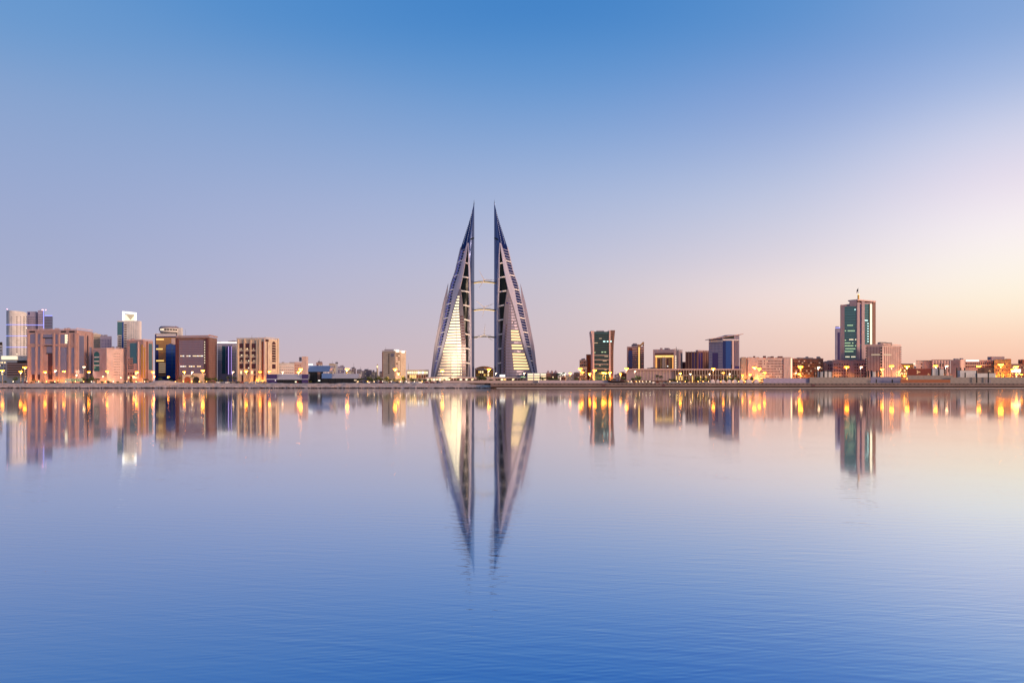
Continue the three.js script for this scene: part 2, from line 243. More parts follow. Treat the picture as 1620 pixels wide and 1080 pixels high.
// ---------------------------------------------------------------- the twin sail towers
const TD = 1000, TK = TD / F;
function sailTower(side, label) {
  const g = thing('sail_tower', label, 'tower', [X(side < 0 ? 750.5 : 781.5, TD), G, -TD], 0, 'twin sail towers');
  const S = (px) => (750.5 - px) * TK, YY = (py) => Y(py, TD) - G;
  const outer = lut([[318, 750.2], [345, 743.3], [392, 728.3], [430, 719.5], [448, 713], [480, 705.5], [520, 697.5], [547, 692], [608, 681.5]]);
  const zOf = (s, w) => { const t = s / w, B = 0.42 * w; return t < 0.35 ? B * (1 - ((0.35 - t) / 0.35) ** 2) : B * (1 - ((t - 0.35) / 0.65) ** 2); };
  const V = (px, py, off) => {                            // a point on the curved sail, off metres out of its surface
    const s = S(px), w = Math.max(S(outer(py)), 0.4), e = 0.02 * w, d = (zOf(Math.min(s + e, w), w) - zOf(Math.max(s - e, 0), w)) / (Math.min(s + e, w) - Math.max(s - e, 0)), l = Math.hypot(1, d);
    return [side * (s - d / l * off), YY(py), zOf(Math.min(Math.max(s, 0), w), w) + off / l];
  };
  const geo = (pos, idx) => { const q = new THREE.BufferGeometry(); q.setAttribute('position', new THREE.Float32BufferAttribute(pos, 3)); if (side > 0) for (let i = 0; i < idx.length; i += 3) [idx[i], idx[i + 1]] = [idx[i + 1], idx[i]]; q.setIndex(idx); const u = q.toNonIndexed(); u.computeVertexNormals(); return u; };
  const fn = (v) => typeof v === 'number' ? () => v : v;
  // slab of cladding between two edges (photo x as functions of y), from y0 down to y1, standing o0..o1 out of the sail; shear tilts it
  const slab = (xl, xr, y0, y1, o0, o1, nx = 2, ny = 1, shear = 0) => {
    xl = fn(xl); xr = fn(xr); const pos = [], idx = [], k = nx + 1;
    for (const o of [o1, o0]) for (let j = 0; j <= ny; j++) for (let i = 0; i <= nx; i++) { const y = y0 + (y1 - y0) * j / ny, a = xl(y), b = xr(y), x = a + (b - a) * i / nx; pos.push(...V(x, y - shear * (x - (a + b) / 2), o)); }
    const B = k * (ny + 1);
    for (let j = 0; j < ny; j++) for (let i = 0; i < nx; i++) { const a = j * k + i; idx.push(a, a + k, a + 1, a + 1, a + k, a + k + 1); }
    for (let j = 0; j < ny; j++) { const a = j * k, b = a + nx; idx.push(a, a + B, a + k, a + k, a + B, a + k + B, b, b + k, b + B, b + k, b + k + B, b + B); }
    for (let i = 0; i < nx; i++) { const a = i, b = ny * k + i; idx.push(a, a + 1, a + B, a + 1, a + 1 + B, a + B, b, b + B, b + 1, b + 1, b + B, b + 1 + B); }
    return geo(pos, idx);
  };
  const C = {
    core: wall('#8e8794'), panel: glass('#46547e', 0.22, 0.55), rib: std('#aca4b4', 0.6), glass: new THREE.MeshPhysicalMaterial({ color: '#0a1211', roughness: 0.3, specularIntensity: 0.35 }), bar: std('#dcd0ca', 0.6),
    navy: glass('#0e1754', 0.18, 0.3), rung: std('#a09cb4', 0.6), face: wall('#8d838f'), faceGrey: std('#a79aa6', 0.7), dim: glass('#7c7288', 0.3, 0.2), darkWin: glass('#5b3f42', 0.25, 0.1), lit: glow(1, 0.83, 0.5, 1.0, '#a08a70'), litDim: glow(1, 0.72, 0.5, 0.4, '#b09a88'), litHot: glow(1, 0.87, 0.58, 1.45, '#a08a70'), litStrip: glow(1, 0.72, 0.32, 1.2, '#a08a70'), dot: glow(0.8, 0.84, 1, 0.5, '#9a9ab0'),
  };
  { // core: closed lens-shaped body behind the cladding
    const pos = [], idx = [], n = 16, ys = []; for (let y = 320; y < 606; y += 8) ys.push(y); ys.push(608.4);
    ys.forEach((y, j) => {
      const w = Math.max(S(outer(y)), 0.4);
      for (let i = 0; i <= n; i++) { const s = w * i / n; pos.push(side * Math.min(Math.max(s, 0.5), Math.max(w - 0.5, 0.5)), YY(y), Math.max(zOf(s, w) - 1.4, -0.6)); }
      for (let i = n; i >= 0; i--) { const s = w * i / n; pos.push(side * Math.min(Math.max(s, 0.5), Math.max(w - 0.5, 0.5)), YY(y), -0.45 * zOf(s, w) - 0.8); }
      const k = 2 * n + 2; if (j) for (let i = 0; i < k; i++) { const a = (j - 1) * k + i, b = (j - 1) * k + (i + 1) % k; idx.push(a, b, a + k, b, b + k, a + k); }
    });
    part(g, 'core', geo(pos, idx), C.core);
  }
  const xi = lut([[320, 749.9], [386, 741.8], [430, 743.8], [480, 745], [608, 746.2]]), rw = lut([[386, 0.6], [420, 2], [608, 2.2]]), xr = (y) => xi(y) - rw(y);
  const ribL = lut([[386, 739.4], [430, 727.8], [445, 722.9], [462, 718], [487, 714.3], [547, 700], [608, 683.4]]), ribR = lut([[386, 741.2], [405, 738.4], [430, 734.6], [445, 731.8], [460, 728.2], [487, 720], [547, 705], [608, 686.4]]), sailR = lut([[458, 729.6], [487, 733.6], [547, 737.2], [608, 737.9]]);
  const out6 = (y) => outer(y) + 0.5, glassL = (y) => y < 459 ? ribR(y) : sailR(y) + 0.7;
  const pnl = part(g, 'inner_panel', slab(xi, 750.4, 322, 607, -1.4, -0.1, 4, 34), C.panel);
  part(pnl, 'dark_band', slab((y) => xi(y) + 0.6, 750.2, 377.5, 379.8, -0.1, 0.15, 3, 1, 0.6), C.glass);
  part(g, 'crown_panel', slab(out6, (y) => xi(y), 321, 391, -1.4, -0.2, 6, 14), C.navy);
  { const ds = []; for (let y = 336, r = 0; y < 388; y += 2.9, r++) { const a = outer(y), b = xi(y), n = b - a < 5 ? 1 : 2; for (let k = 0; k < n; k++) { const x = a + (b - a) * (n === 1 ? 0.55 : 0.25 + 0.47 * k) + (k ? 0.3 : -0.1); ds.push(slab(x - 0.34, x + 0.34, y - 0.4 - k, y + 0.4 - k, -0.2, 0.1, 1, 1)); } } part(g, 'crown_light_dots', mergeGeometries(ds), C.dot, 'stuff'); }
  part(g, 'spire', new THREE.ConeGeometry(0.5, 7, 6).translate(side * 0.5, YY(319), 0), M.dark);
  part(g, 'inner_rib', slab(xr, xi, 386, 605, -1.4, 0.9, 1, 30), C.rib);
  part(g, 'atrium_glass', slab(glassL, xr, 400, 605, -1.4, -0.9, 3, 40), C.glass);
  part(g, 'sail_rib', slab(ribL, ribR, 386, 606, -1.4, 1.0, 2, 40), C.rib);
  part(g, 'edge_rib', slab((y) => outer(y) + 0.1, (y) => outer(y) + 1.2, 391, 604, -1.4, 0.5, 1, 40), C.rib);
  part(g, 'sail_glazing', slab(out6, ribL, 388, 605, -1.4, -0.6, 4, 40), C.navy);
  for (let y = 418; y < 590; y += 22.4) part(g, 'crossbar', slab(glassL(y), xr(y), y - 1, y + 1, -0.9, 0.7, 2, 1, -0.16), C.bar);
  for (let y = 396, r = 1; y < 588; y += 4.48, r++) { const big = r % 5 === 0, hh = big ? 1.1 : 0.48; part(g, big ? 'sail_crossbar' : 'sail_louvre', slab(out6(y) + 0.6, ribL(y), y - hh, y + hh, -0.6, big ? 0.5 : 0.35, 2, 1, big ? 0.16 : 0.16), big ? C.bar : C.rung); }
  if (side < 0) for (let y = 398.2; y < 590; y += 4.48) part(g, 'blue_light_window', slab((q) => out6(y) + 1.2, out6(y) + 1.2 + 0.33 * (ribL(y) - out6(y)), y - 1, y + 1, -0.6, -0.3, 1, 1, 0.16), glowBlue);
  // front sail: floors of windows
  const face = part(g, 'front_sail', slab(ribR, sailR, 459, 607, -1.4, 1.6, 6, 36), C.face);
  for (let y = 467, r = 0; y < 603; y += 4.48, r++) {
    const a = ribR(y) + 1.2, b = sailR(y) - 0.6, m2 = b - Math.min(5.2, (b - a) * 0.42), m1 = m2 - Math.min(6, (b - a) * 0.3), hh = 1.3, put = (x0, x1, m, n) => { if (x1 - x0 > 0.9) part(face, n, slab(x0, x1, y - hh, y + hh, 1.6, 1.75, Math.max(1, Math.round((x1 - x0) / 5)), 1), m); };
    if (side < 0) {
      const low = y > 560, hot = y < 545;
      put(low ? m1 - 9 : a, m1 - 0.4, hot ? C.litHot : rnd() < 0.7 ? C.lit : C.litDim, 'lit_window'); put(m1 + 0.1, m2 - 0.3, low ? pick([C.lit, C.litDim]) : C.litHot, 'lit_window');
      if (low && m1 - 9.5 > a) put(a + 2, m1 - 10, C.litDim, 'lit_window'); if (y > 500) put(m2 + 0.6, b, C.darkWin, 'window');
    } else {
      const on = [13, 14, 15, 16, 18, 19, 21, 22, 23, 24, 25, 26].includes(r), A = a + 1, q = A + (m2 - A) * 0.66;
      if (on) { put(A + 0.5, q, C.litStrip, 'lit_window'); put(q + 0.6, m2 - 0.4, C.dim, 'window'); } else { put(A, m1, C.dim, 'window'); put(m1 + 0.6, m2 - 0.4, C.dim, 'window'); }
      if (y > 512) { put(m2 + 0.4, m2 + 1.8, C.darkWin, 'window'); put(m2 + 3, b, C.dim, 'window'); }
    }
  }
  if (side > 0) part(face, 'dark_band', slab(() => ribR(481) + 4, () => sailR(481) - 1.5, 480.5, 482.5, 1.6, 1.75, 2, 1, 0.1), M.gViolet);
  // free-standing outer fin
  const sh = new THREE.Shape([[708.7, 448], [700.3, 480], [693, 516], [687, 547], [679.5, 608], [683.5, 608], [692.6, 547], [698.6, 516], [706.2, 480]].map(([px, py]) => new THREE.Vector2(side * S(px), YY(py))));
  part(g, 'outer_fin', new THREE.ExtrudeGeometry(sh, { depth: 4, bevelEnabled: false }).translate(0, 0, -4.5), C.faceGrey);
  return g;
}
const glowBlue = glow(0.3, 0.3, 1, 0.22, '#5a5a9a');
sailTower(-1, 'sail-shaped tower with brightly lit cream front and navy side louvres');
sailTower(1, 'sail-shaped tower with grey lavender front and only some floors lit');

// floodlights on the mall roof that wash the lit sail
for (const [px, dz, aim, pw] of [[704, 62, 520, 24000], [722, 66, 545, 18000], [700, 66, 578, 9000]]) {
  const g = thing('floodlight', 'floodlight on the mall roof aimed up at the cream lit sail tower', 'floodlight', [X(px, TD), G + 11.2, -TD + dz], 0, 'floodlights below the lit sail');
  part(g, 'bracket', boxGeo(0, 0.25, 0, 0.5, 0.5, 0.3), M.dark); part(g, 'housing', boxGeo(0, 0.8, 0, 0.9, 0.7, 0.5), M.dark); part(g, 'lamp_glass', boxGeo(0, 0.85, -0.3, 0.8, 0.6, 0.06), M.litCream);
  const l = new THREE.SpotLight(new THREE.Color(1, 0.78, 0.48), pw, 0, 0.62, 0.9, 2); l.name = 'flood_light'; l.position.set(0, 1, -0.6); l.castShadow = true; l.shadow.radius = 10; l.target.position.set(X(724, TD) - X(px, TD), Y(aim, TD) - G - 11, -dz + 10); g.add(l, l.target);
}

// three bridges between the towers, each carrying a wind turbine
for (const [py, lit, ang] of [[445, 1, 118], [488.5, 1, 20], [531.5, 0, 84]]) {
  const y = Y(py, TD) - G, xa = X(748, TD), xb = X(784, TD), w = xb - xa, xm = (xa + xb) / 2, lvl = py < 460 ? 'highest' : py < 500 ? 'middle' : 'lowest';
  const b = thing('turbine_bridge', lvl + ' footbridge spanning between the two sail towers' + (lit ? ', lit yellow underneath' : ', unlit'), 'bridge', [xm, G + y, -TD], 0, 'bridges between the sail towers');
  const sh = new THREE.Shape(); sh.moveTo(-w / 2, -0.9); sh.quadraticCurveTo(0, 1.1, w / 2, -0.9); sh.lineTo(w / 2, -2.9); sh.quadraticCurveTo(w * 0.28, -1.3, 0, -1.1); sh.quadraticCurveTo(-w * 0.28, -1.3, -w / 2, -2.9);
  part(b, 'deck', new THREE.ExtrudeGeometry(sh, { depth: 5, bevelEnabled: false, curveSegments: 10 }).translate(0, 0, -4), std('#6d665a', 0.7));
  for (const s of [-1, 1]) part(b, 'railing', boxGeo(0, 1.0, s * 2.3 - 1.5, w * 0.6, 0.12, 0.12), M.dark);
  if (lit) for (let k = -4; k <= 4; k++) box(b, 'light_strip', M.litGold, k * w / 9.4, -1.35 - Math.abs(k) * Math.abs(k) * 0.085, 1.06, w / 9.6, 0.7, 0.1).rotation.z = -k * 0.035;
  const t = thing('wind_turbine', 'three-bladed wind turbine mounted on the ' + lvl + ' bridge between the towers', 'wind turbine', [xm, G + y + 1.1, -TD + 1], 0, 'wind turbines between the towers');
  part(t, 'nacelle', new THREE.CapsuleGeometry(1.1, 4, 4, 10).rotateX(Math.PI / 2).translate(0, 0.6, -1), std('#d8cfc8', 0.5));
  part(t, 'hub', new THREE.SphereGeometry(1, 10, 8).scale(1, 1, 1.3).translate(0, 0.6, 2.4), std('#d8cfc8', 0.5));
  for (let k = 0; k < 3; k++) {
    const bl = new THREE.Shape([[0, 0.5], [3, 0.75], [14.4, 0.22], [14.5, 0], [3, -0.45], [0, -0.5]].map(([a, c]) => new THREE.Vector2(a, c)));
    part(t, 'blade', new THREE.ExtrudeGeometry(bl, { depth: 0.22, bevelEnabled: false }).rotateZ(rad(ang + 120 * k)).translate(0, 0.6, 2.3), std('#c9bfc0', 0.5));
  }
}

// ---------------------------------------------------------------- buildings, west to east along the waterfront
// round-headed window or arch standing on face i
function arch(b, i, x0, x1, yt, yb, mat, nm, out = 0.1, into = 0.2, parent = b.g) {
  const A = b.P[i], B = b.P[i + 1], t = ((x0 + x1) / 2 - A.p) / (B.p - A.p), D = A.D + (B.D - A.D) * t, ry = Math.atan2(-(B.z - A.z), B.x - A.x), w = (x1 - x0) / (B.p - A.p) * Math.hypot(B.x - A.x, B.z - A.z), h0 = Math.max(Y(yb, D) - G, 0.02), h1 = Y(yt, D) - G;
  const s = new THREE.Shape(); s.moveTo(-w / 2, h0); s.lineTo(w / 2, h0); s.lineTo(w / 2, h1 - w / 2); s.absarc(0, h1 - w / 2, w / 2, 0, Math.PI, false); s.lineTo(-w / 2, h0);
  const o = part(parent, nm, new THREE.ExtrudeGeometry(s, { depth: out + into, bevelEnabled: false, curveSegments: 8 }).translate(0, 0, -into), mat);
  o.position.set(A.x + (B.x - A.x) * t - b.c.x, 0, A.z + (B.z - A.z) * t - b.c.z); o.rotation.y = ry; return o;
}
// round tower: plan points along the visible half of a circle
const roundPlan = (x0, x1, D, n) => Array.from({ length: n + 1 }, (_, i) => { const a = Math.PI * (1 - i / n), r = (x1 - x0) / 2; return [(x0 + x1) / 2 + r * Math.cos(a), D - r * D / F * Math.sin(a)]; });
const faceAt = (b, x) => { let i = 0; while (i < b.P.length - 2 && x > b.P[i + 1].p) i++; return i; };

{ // hotel podium with dark balcony strips
  const b = building('hotel_podium', 'low pale podium with stacked dark balcony strips below the white round tower', 'building', [[-30, 960], [44, 960]], 564, M.white);
  b.f(0, 2, 27, 563, 568.5, M.litCream, 'canopy_light', 0.8); b.f(0, 28, 42, 570, 573.5, M.dark, 'canopy', 2);
  for (let k = 0; k < 6; k++) { const y = 573.5 + k * 3.6; b.f(0, 10.5, 43, y, y + 2.1, M.gBronze, 'balcony_glazing', 0.05); b.f(0, 10, 43.5, y + 2.2, y + 3.5, M.trimPink, 'balcony', 3.2); }
  b.win(0, -12, 9, 5, 571, 594, 5, [M.gGrey, M.gDark, M.litWarm], 0.6, 0.5); b.cap(564, M.trim, 1.2);
}
{ const b = building('apartment_block', 'narrow pale block with dark windows next to the hotel podium', 'building', [[-20, 985], [2.6, 985]], 541, M.white); b.win(0, -18, 2.4, 6, 547, 590, 9, [M.gDark, M.gGrey], 0.55, 0.5); b.f(0, -20, 2.6, 541, 546, M.gDark, 'plant_screen'); }
{ // white round tower
  const b = building('round_tower', 'white round tower with columns of small windows and thin blue light rings', 'tower', roundPlan(9.2, 41.5, 1060, 14), [490, 490, 490, 490.2, 490.5, 491, 491.3, 491.7, 492, 492.3, 492.6, 493, 493.3, 493.6, 494], M.white, { round: 1 });
  for (const [x, m, w] of [[17.5, M.gGrey, 0.8], [26, M.gBronze, 1.5], [32, M.gGrey, 1.2], [37.2, M.gDark, 1.9], [41, M.gDark, 1]]) { const i = faceAt(b, x); for (let k = 0; k < 26; k++) { const y = 501 + k * 2.95; b.f(i, x - w / 2, x + w / 2, y - 0.75, y + 0.75, rnd() < 0.04 ? M.litCream : m, 'window', 0.08); } }
  for (const y of [513.5, 531.2, 549]) for (let i = 0; i < 14; i++) b.f(i, b.P[i].p, b.P[i + 1].p, y - 0.35, y + 0.35, M.litBlue, 'ring_light', 0.5, 0.1);
  box(b.g, 'beacon_light', M.litPink, X(9.4, 1060) - b.c.x, Y(488.6, 1060) - G, -16, 0.9, 0.9, 0.9);
}
{ // grey-violet twin slab with blue edge light
  const b = building('slab_tower', 'grey violet slab tower with a dark central slot and blue edge light', 'tower', [[42, 1090], [57.2, 1090]], 492.6, M.lavender);
  b.f(0, 44, 46.5, 494, 498, M.gNavy, 'window'); b.win(0, 43, 56.5, 5, 500, 596, 26, M.gGrey, 0.8, 0.35);
  const q = building('slab_tower', 'taller grey violet slab with a blue light line down its edge, above the pink offices', 'tower', [[59, 1086], [68.6, 1086]], 490.8, M.lavender);
  b.f(0, 57.2, 59.2, 493.5, 600, M.gNavy, 'slot_glass', -1, 4); for (const y of [514, 531.5]) b.f(0, 42, 59, y - 0.5, y + 0.5, M.litBlue, 'light_band', 0.4);
  q.f(0, 59, 68.4, 513.6, 514.6, M.litBlue, 'light_band', 0.4); q.f(0, 68, 68.8, 490.5, 545, M.litBlue, 'edge_light', 0.6); q.win(0, 59.5, 67.5, 3, 496, 545, 13, M.gGrey, 0.85, 0.35);
  for (const x of [62, 63.6, 67.6]) box(q.g, 'beacon_light', M.litPink, X(x, 1086) - q.c.x, Y(489.5, 1086) - G, -6, 0.9, 1.1, 0.9); q.mast(62.8, 491, 3);
}
{ const b = building('glass_tower', 'plain blue grey glass tower behind the pink office block', 'tower', [[69.2, 1110], [82, 1110]], 499.3, std('#6c7a98', 0.4)); b.bands(0, 69.3, 81.6, 22, 502, 598, M.gGrey, 1.6, 0.1, 'window_band'); b.f(0, 69.2, 82, 498.6, 500, M.litBlue, 'roof_light', 0.3); }

{ // big pink granite offices
  const b = building('pink_offices', 'broad pink granite office block with tall grey window strips and a stepped central recess', 'building', [[42, 890], [121, 880], [146, 915]], 521.5, M.pink);
  const gl = M.gGrey, W = (x0, x1, y0, y1, m = gl) => { const o = b.f(x1 <= 121 ? 0 : 1, x0, x1, y0, y1, m, 'window_strip', 0.05, 0.5); return o; };
  W(47, 54.8, 528.5, 543); W(49, 54.7, 549, 592); W(59, 63.3, 528.5, 595); W(87.3, 91, 528.5, 595); W(95, 101.6, 529, 543); W(95, 105, 549, 589); W(112.2, 117, 550, 590);
  W(123.6, 132, 531, 591); W(136.4, 139, 531, 591, M.gWine); W(140.5, 144.5, 549, 590);
  b.f(0, 67.5, 83, 529, 534, gl, 'recess_glass', 0.1); b.f(0, 69, 83, 533.8, 535, M.dark, 'ledge', 1.5); b.f(0, 71, 82.5, 535, 546.5, gl, 'recess_glass', 0.1); b.f(0, 70.5, 83, 546.3, 547.6, M.dark, 'ledge', 1.2); b.f(0, 73.3, 82.5, 547.6, 558.5, gl, 'recess_glass', 0.1); b.f(0, 73, 83, 558.3, 559.6, M.dark, 'ledge', 0.9); b.f(0, 75.5, 83, 559.6, 595, M.gWine, 'recess_glass', 0.1);
  for (const x of [44.5, 57, 65.3, 85, 93.2, 109, 119]) b.f(0, x - 1.2, x + 1.2, 527, 603, M.pink, 'pier', 1.1);
  for (const x of [122.4, 134.3, 145.2]) b.f(1, x - 0.8, x + 0.8, 527, 603, M.pink, 'pier', 1.0);
  for (const [x0, x1] of [[46, 55], [96, 104], [109, 117.5]]) b.f(0, x0, x1, 523.4, 525.8, M.dark, 'roof_louvre', 0.2);
  for (let r = 0; r < 4; r++) for (let c = 0; c < 2; c++) b.f(0, 102.3 + c * 4, 105.9 + c * 4, 529 + r * 3.7, 532.2 + r * 3.7, r === 3 && c ? M.pink : M.litCream, 'lit_window', 0.15);
  for (const [x0, x1] of [[50, 55.5], [59.5, 63.5], [76, 83]]) b.f(0, x0, x1, 592, 600, M.gWine, 'doorway', 0.1);
  b.bands(0, 42.5, 120.8, 1, 546, 546, M.pink, 3.4, 0.7); b.cap(521.5, M.trimPink, 1.1); b.roof(60, 115, 521, 5, M.pinkGrey);
}
{ const b = building('cream_tower', 'cream banded tower with a small domed top behind the pink offices', 'tower', [[143.5, 1040], [158.5, 1040]], 530, M.cream); b.bands(0, 144, 158, 8, 534, 556, M.gBronze, 1, 0.1, 'window_band'); const d = part(b.g, 'dome', new THREE.SphereGeometry(4.6, 14, 8, 0, 6.3, 0, 1.6), M.white); d.position.set(X(150.5, 1050) - b.c.x, b.h(530), -8); box(b.g, 'drum', M.cream, X(151, 1048) - b.c.x, b.h(530) + 0.9, -8, 10, 2, 9); b.roof(145, 149, 530, 2); }
{ const b = building('grey_block', 'grey lavender block with a fine window grid behind the cream banded tower', 'building', [[157.8, 1010], [175.5, 1010]], 531.6, M.lavender); b.win(0, 160, 175, 6, 536, 550, 6, M.gNavy, 0.6, 0.5); b.f(0, 158, 160, 536, 552, M.gGrey, 'window_strip'); b.roof(160, 173, 531.6, 3); }
{ // pink block with green arched window, pale side
  const b = building('pink_block', 'pink block with one tall green arched window and a pale windowless flank', 'building', [[146.5, 886], [168.3, 880], [200, 893]], 551.5, M.pinkLight);
  b.f(0, 146.6, 168, 551.5, 603, M.pinkGrey, 'front_cladding', 0.25); arch(b, 0, 148.4, 157, 556, 587, M.gGreen, 'arched_window', 0.4); for (let k = 0; k < 3; k++) b.f(0, 148.8, 156.6, 564 + k * 6.5, 565.6 + k * 6.5, M.trim, 'spandrel', 0.6);
  for (let r = 0; r < 9; r++) for (const x of [180, 182.3, 184.6, 187.6]) b.f(1, x - 0.7, x + 0.7, 559 + r * 4.1, 560.7 + r * 4.1, M.gBronze, 'window', 0.08);
  b.cap(551.5, M.trimPink, 0.9); b.roof(172, 195, 551, 3);
}
{ // white tower with glowing crown
  const b = building('white_tower', 'tall white tower topped by a glowing white crown frame', 'tower', [[185, 1040], [218.5, 1040]], 507.2, M.white, { deep: 30 });
  b.f(0, 185.2, 193, 509, 530, M.gTeal, 'teal_glass', 0.4); b.f(0, 192.3, 195, 509, 598, M.gBlue, 'glass_strip', 0.3); b.win(0, 186, 192, 1, 531, 552, 6, M.gDark, 0.8, 0.5); b.win(0, 195.4, 200.2, 1, 512, 552, 11, M.gBronze, 0.8, 0.5);
  b.f(0, 218.3, 220, 507.6, 552, M.trim, 'edge_fin', -0.6, 6); b.piers(0, 205, 216, 4, 509, 560, M.trim, 0.5, 0.3);
  const T = (x0, x1, y0, y1, m, n, z = -3) => box(b.g, n, m, X((x0 + x1) / 2, 1040) - b.c.x, (Y(y0, 1040) + Y(y1, 1040)) / 2 - G, z, (x1 - x0) * 1040 / F, (y1 - y0) * 1040 / F, 2.4);
  T(191.8, 194, 492.8, 507.2, M.litWhite, 'crown_light_post'); T(211, 213.2, 495.5, 507.2, M.litWhite, 'crown_light_post'); const c = T(191.8, 213.2, 493, 496, M.litWhite, 'crown_light_beam', -2.7); c.rotation.z = -0.1;
  T(194.2, 210.8, 497.5, 507.2, M.litCream, 'crown_light_panel', -4.2); const sh = new THREE.Shape([[-6.5, 4.6], [6.5, 4.6], [0, -3.4]].map((p) => new THREE.Vector2(...p))); part(b.g, 'crown_notch', new THREE.ExtrudeGeometry(sh, { depth: 0.5, bevelEnabled: false }).translate(X(204.5, 1040) - b.c.x, Y(502, 1040) - G, -2.95), std('#d8d4b8', 0.7));
}
{ // brown block with gold columns
  const b = building('brown_block', 'rose brown block with dark stepped glass and vertical glazing painted as lit gold', 'building', [[200, 887], [226, 880], [241.5, 900]], 538, M.pink);
  b.f(0, 205, 216, 542.5, 566, M.gTeal, 'dark_glass', 0.1); b.f(0, 210, 216, 566, 575, M.gTeal, 'dark_glass', 0.1); b.win(0, 202, 211, 4, 567, 584, 5, M.gDark, 0.6, 0.55); b.f(0, 223, 225.4, 545, 598, M.gold, 'painted_lit_glazing', 0.3);  // golden glazing, its gold lighting put into the metal colour
  b.f(1, 227, 229, 549, 598, M.gold, 'painted_lit_glazing', 0.3); b.f(1, 234.5, 240, 543.5, 585, M.gTeal, 'dark_glass', 0.1); b.f(1, 231, 232.2, 540, 600, M.trimBrown, 'pier', 0.8); b.f(0, 218, 219.5, 540, 600, M.trimPink, 'pier', 0.8); b.cap(538, M.trimPink, 1); b.roof(205, 230, 538, 3, M.pinkGrey);
  b.win(0, 201, 220, 5, 588, 600, 2, [M.gWine, M.litWarm], 0.6, 0.6);
}
{ // blue and gold tower with drum
  const b = building('blue_gold_tower', 'navy glass tower with a gold banded face and a round drum on the roof', 'tower', [[244.5, 960], [278.5, 960]], 528, M.gNavy, { body: 'navy_glass' });
  b.f(0, 246.5, 278, 533.5, 545, M.ochre, 'gold_header', 0.5); b.f(0, 250.5, 262, 545, 595, M.ochre, 'gold_face', 0.4); for (let k = 0; k < 11; k++) b.f(0, 250.3, 262.2, 558.5 + k * 3.3, 559.8 + k * 3.3, M.trimBrown, 'brown_band', 0.55);
  for (const [y, x1] of [[536.8, 259], [552, 257], [570.5, 259]]) b.f(0, 246.8, x1, y - 1, y + 1, M.litGold, 'lit_window', 0.65); for (let k = 0; k < 5; k++) b.f(0, 251, 261.5, 574.5 + k * 3.3, 575.8 + k * 3.3, M.dimWarm, 'lit_window', 0.6);
  arch(b, 0, 262.4, 277.5, 543.5, 598, M.gBlue, 'arched_glass', 0.8); for (let k = 0; k < 7; k++) b.f(0, 262.6, 277.3, 553 + k * 6, 553.5 + k * 6, M.gNavy, 'glazing_bar', 0.95); b.f(0, 271.8, 272.4, 545, 598, M.gTeal, 'glazing_bar', 1.0); b.f(0, 271, 277, 535, 545, M.pinkLight, 'corner_block', 0.8);
  b.f(0, 247, 278, 529.4, 531.6, M.trim, 'cornice', 0.7); b.f(0, 244.5, 278, 527.3, 528.4, M.trim, 'cornice', 0.9);
  const dr = part(b.g, 'drum', new THREE.CylinderGeometry(12.2, 11.2, 5.2, 28), M.white); dr.position.set(X(265, 968) - b.c.x, b.h(528) + 5.2, -12.5); const rf = part(b.g, 'drum_roof', new THREE.CylinderGeometry(10.5, 12.6, 2.4, 28), std('#8a7c80', 0.6)); rf.position.set(dr.position.x, b.h(528) + 8.9, -12.5); const ft = part(b.g, 'drum_base', new THREE.CylinderGeometry(10.5, 10.5, 3, 24), M.dark); ft.position.set(dr.position.x, b.h(528) + 1.2, -12.5);
  for (let k = 0; k < 9; k++) { const a = -1.1 + k * 0.28, m = k === 2 || k === 3 ? M.litCream : M.gDark; const w = box(dr, 'drum_window', m, Math.sin(a) * 12, 0.4, Math.cos(a) * 12, 2.4, 1.6, 0.5, a); }
  box(b.g, 'stair_block', M.white, X(282, 970) - b.c.x, b.h(528) + 2, -14, 5, 13, 6); b.mast(277, 520, 4); b.mast(293, 528, 5, 0.1); box(b.g, 'flag', std('#a02028', 0.8), X(277.6, 968) - b.c.x, b.h(520) + 3.6, -8, 1.4, 0.8, 0.05);
}
{ // brown lattice building with two arches at its foot
  const b = building('lattice_offices', 'brown office block with a fine glass lattice front and two lit bands', 'building', [[278.2, 884], [330.5, 875], [343, 905]], 533, M.brown);
  b.f(0, 282.5, 322, 538, 593, M.gGrey, 'lattice_glass', 0.1); b.piers(0, 283, 321.6, 21, 538, 593, M.trimBrown, 0.35, 0.3, 'mullion'); b.bands(0, 282.6, 321.9, 20, 539, 592, M.pinkGrey, 0.5, 0.22, 'transom');
  for (const y of [563, 579.4]) for (let k = 0; k < 11; k++) if (rnd() < 0.8) b.f(0, 285 + k * 3.3, 287.9 + k * 3.3, y - 0.85, y + 0.85, pick([M.litCream, M.litWhite, M.litWarm]), 'lit_window', 0.2);
  for (const x of [280, 327.5]) b.f(0, x - 1.9, x + 1.9, 535, 600, M.maroon, 'pier', 1.2); for (let k = 0; k < 9; k++) b.f(0, 322.8, 324, 540 + k * 4.1, 541.8 + k * 4.1, M.litCream, 'lit_window', 0.1); b.win(1, 332, 342, 4, 540, 592, 13, M.trimBrown, 0.5, 0.5); b.cap(533, M.pink, 2.4, 0.8); b.mast(286, 532, 7, 0.12); b.mast(293, 532, 9, 0.12);
  const q = building('arched_gatehouse', 'low cream gatehouse with two dark arches under bright lamps', 'building', [[288, 838], [323, 838]], 592.5, M.cream, { deep: 10 }); arch(q, 0, 291, 301, 595.5, 606, M.rust, 'arch', 0.1, 2); arch(q, 0, 305, 315, 595.5, 606, M.gDark, 'arch', 0.1, 2); q.f(0, 305, 323, 590.5, 592.5, M.cream, 'parapet', 0.4, 3);
}
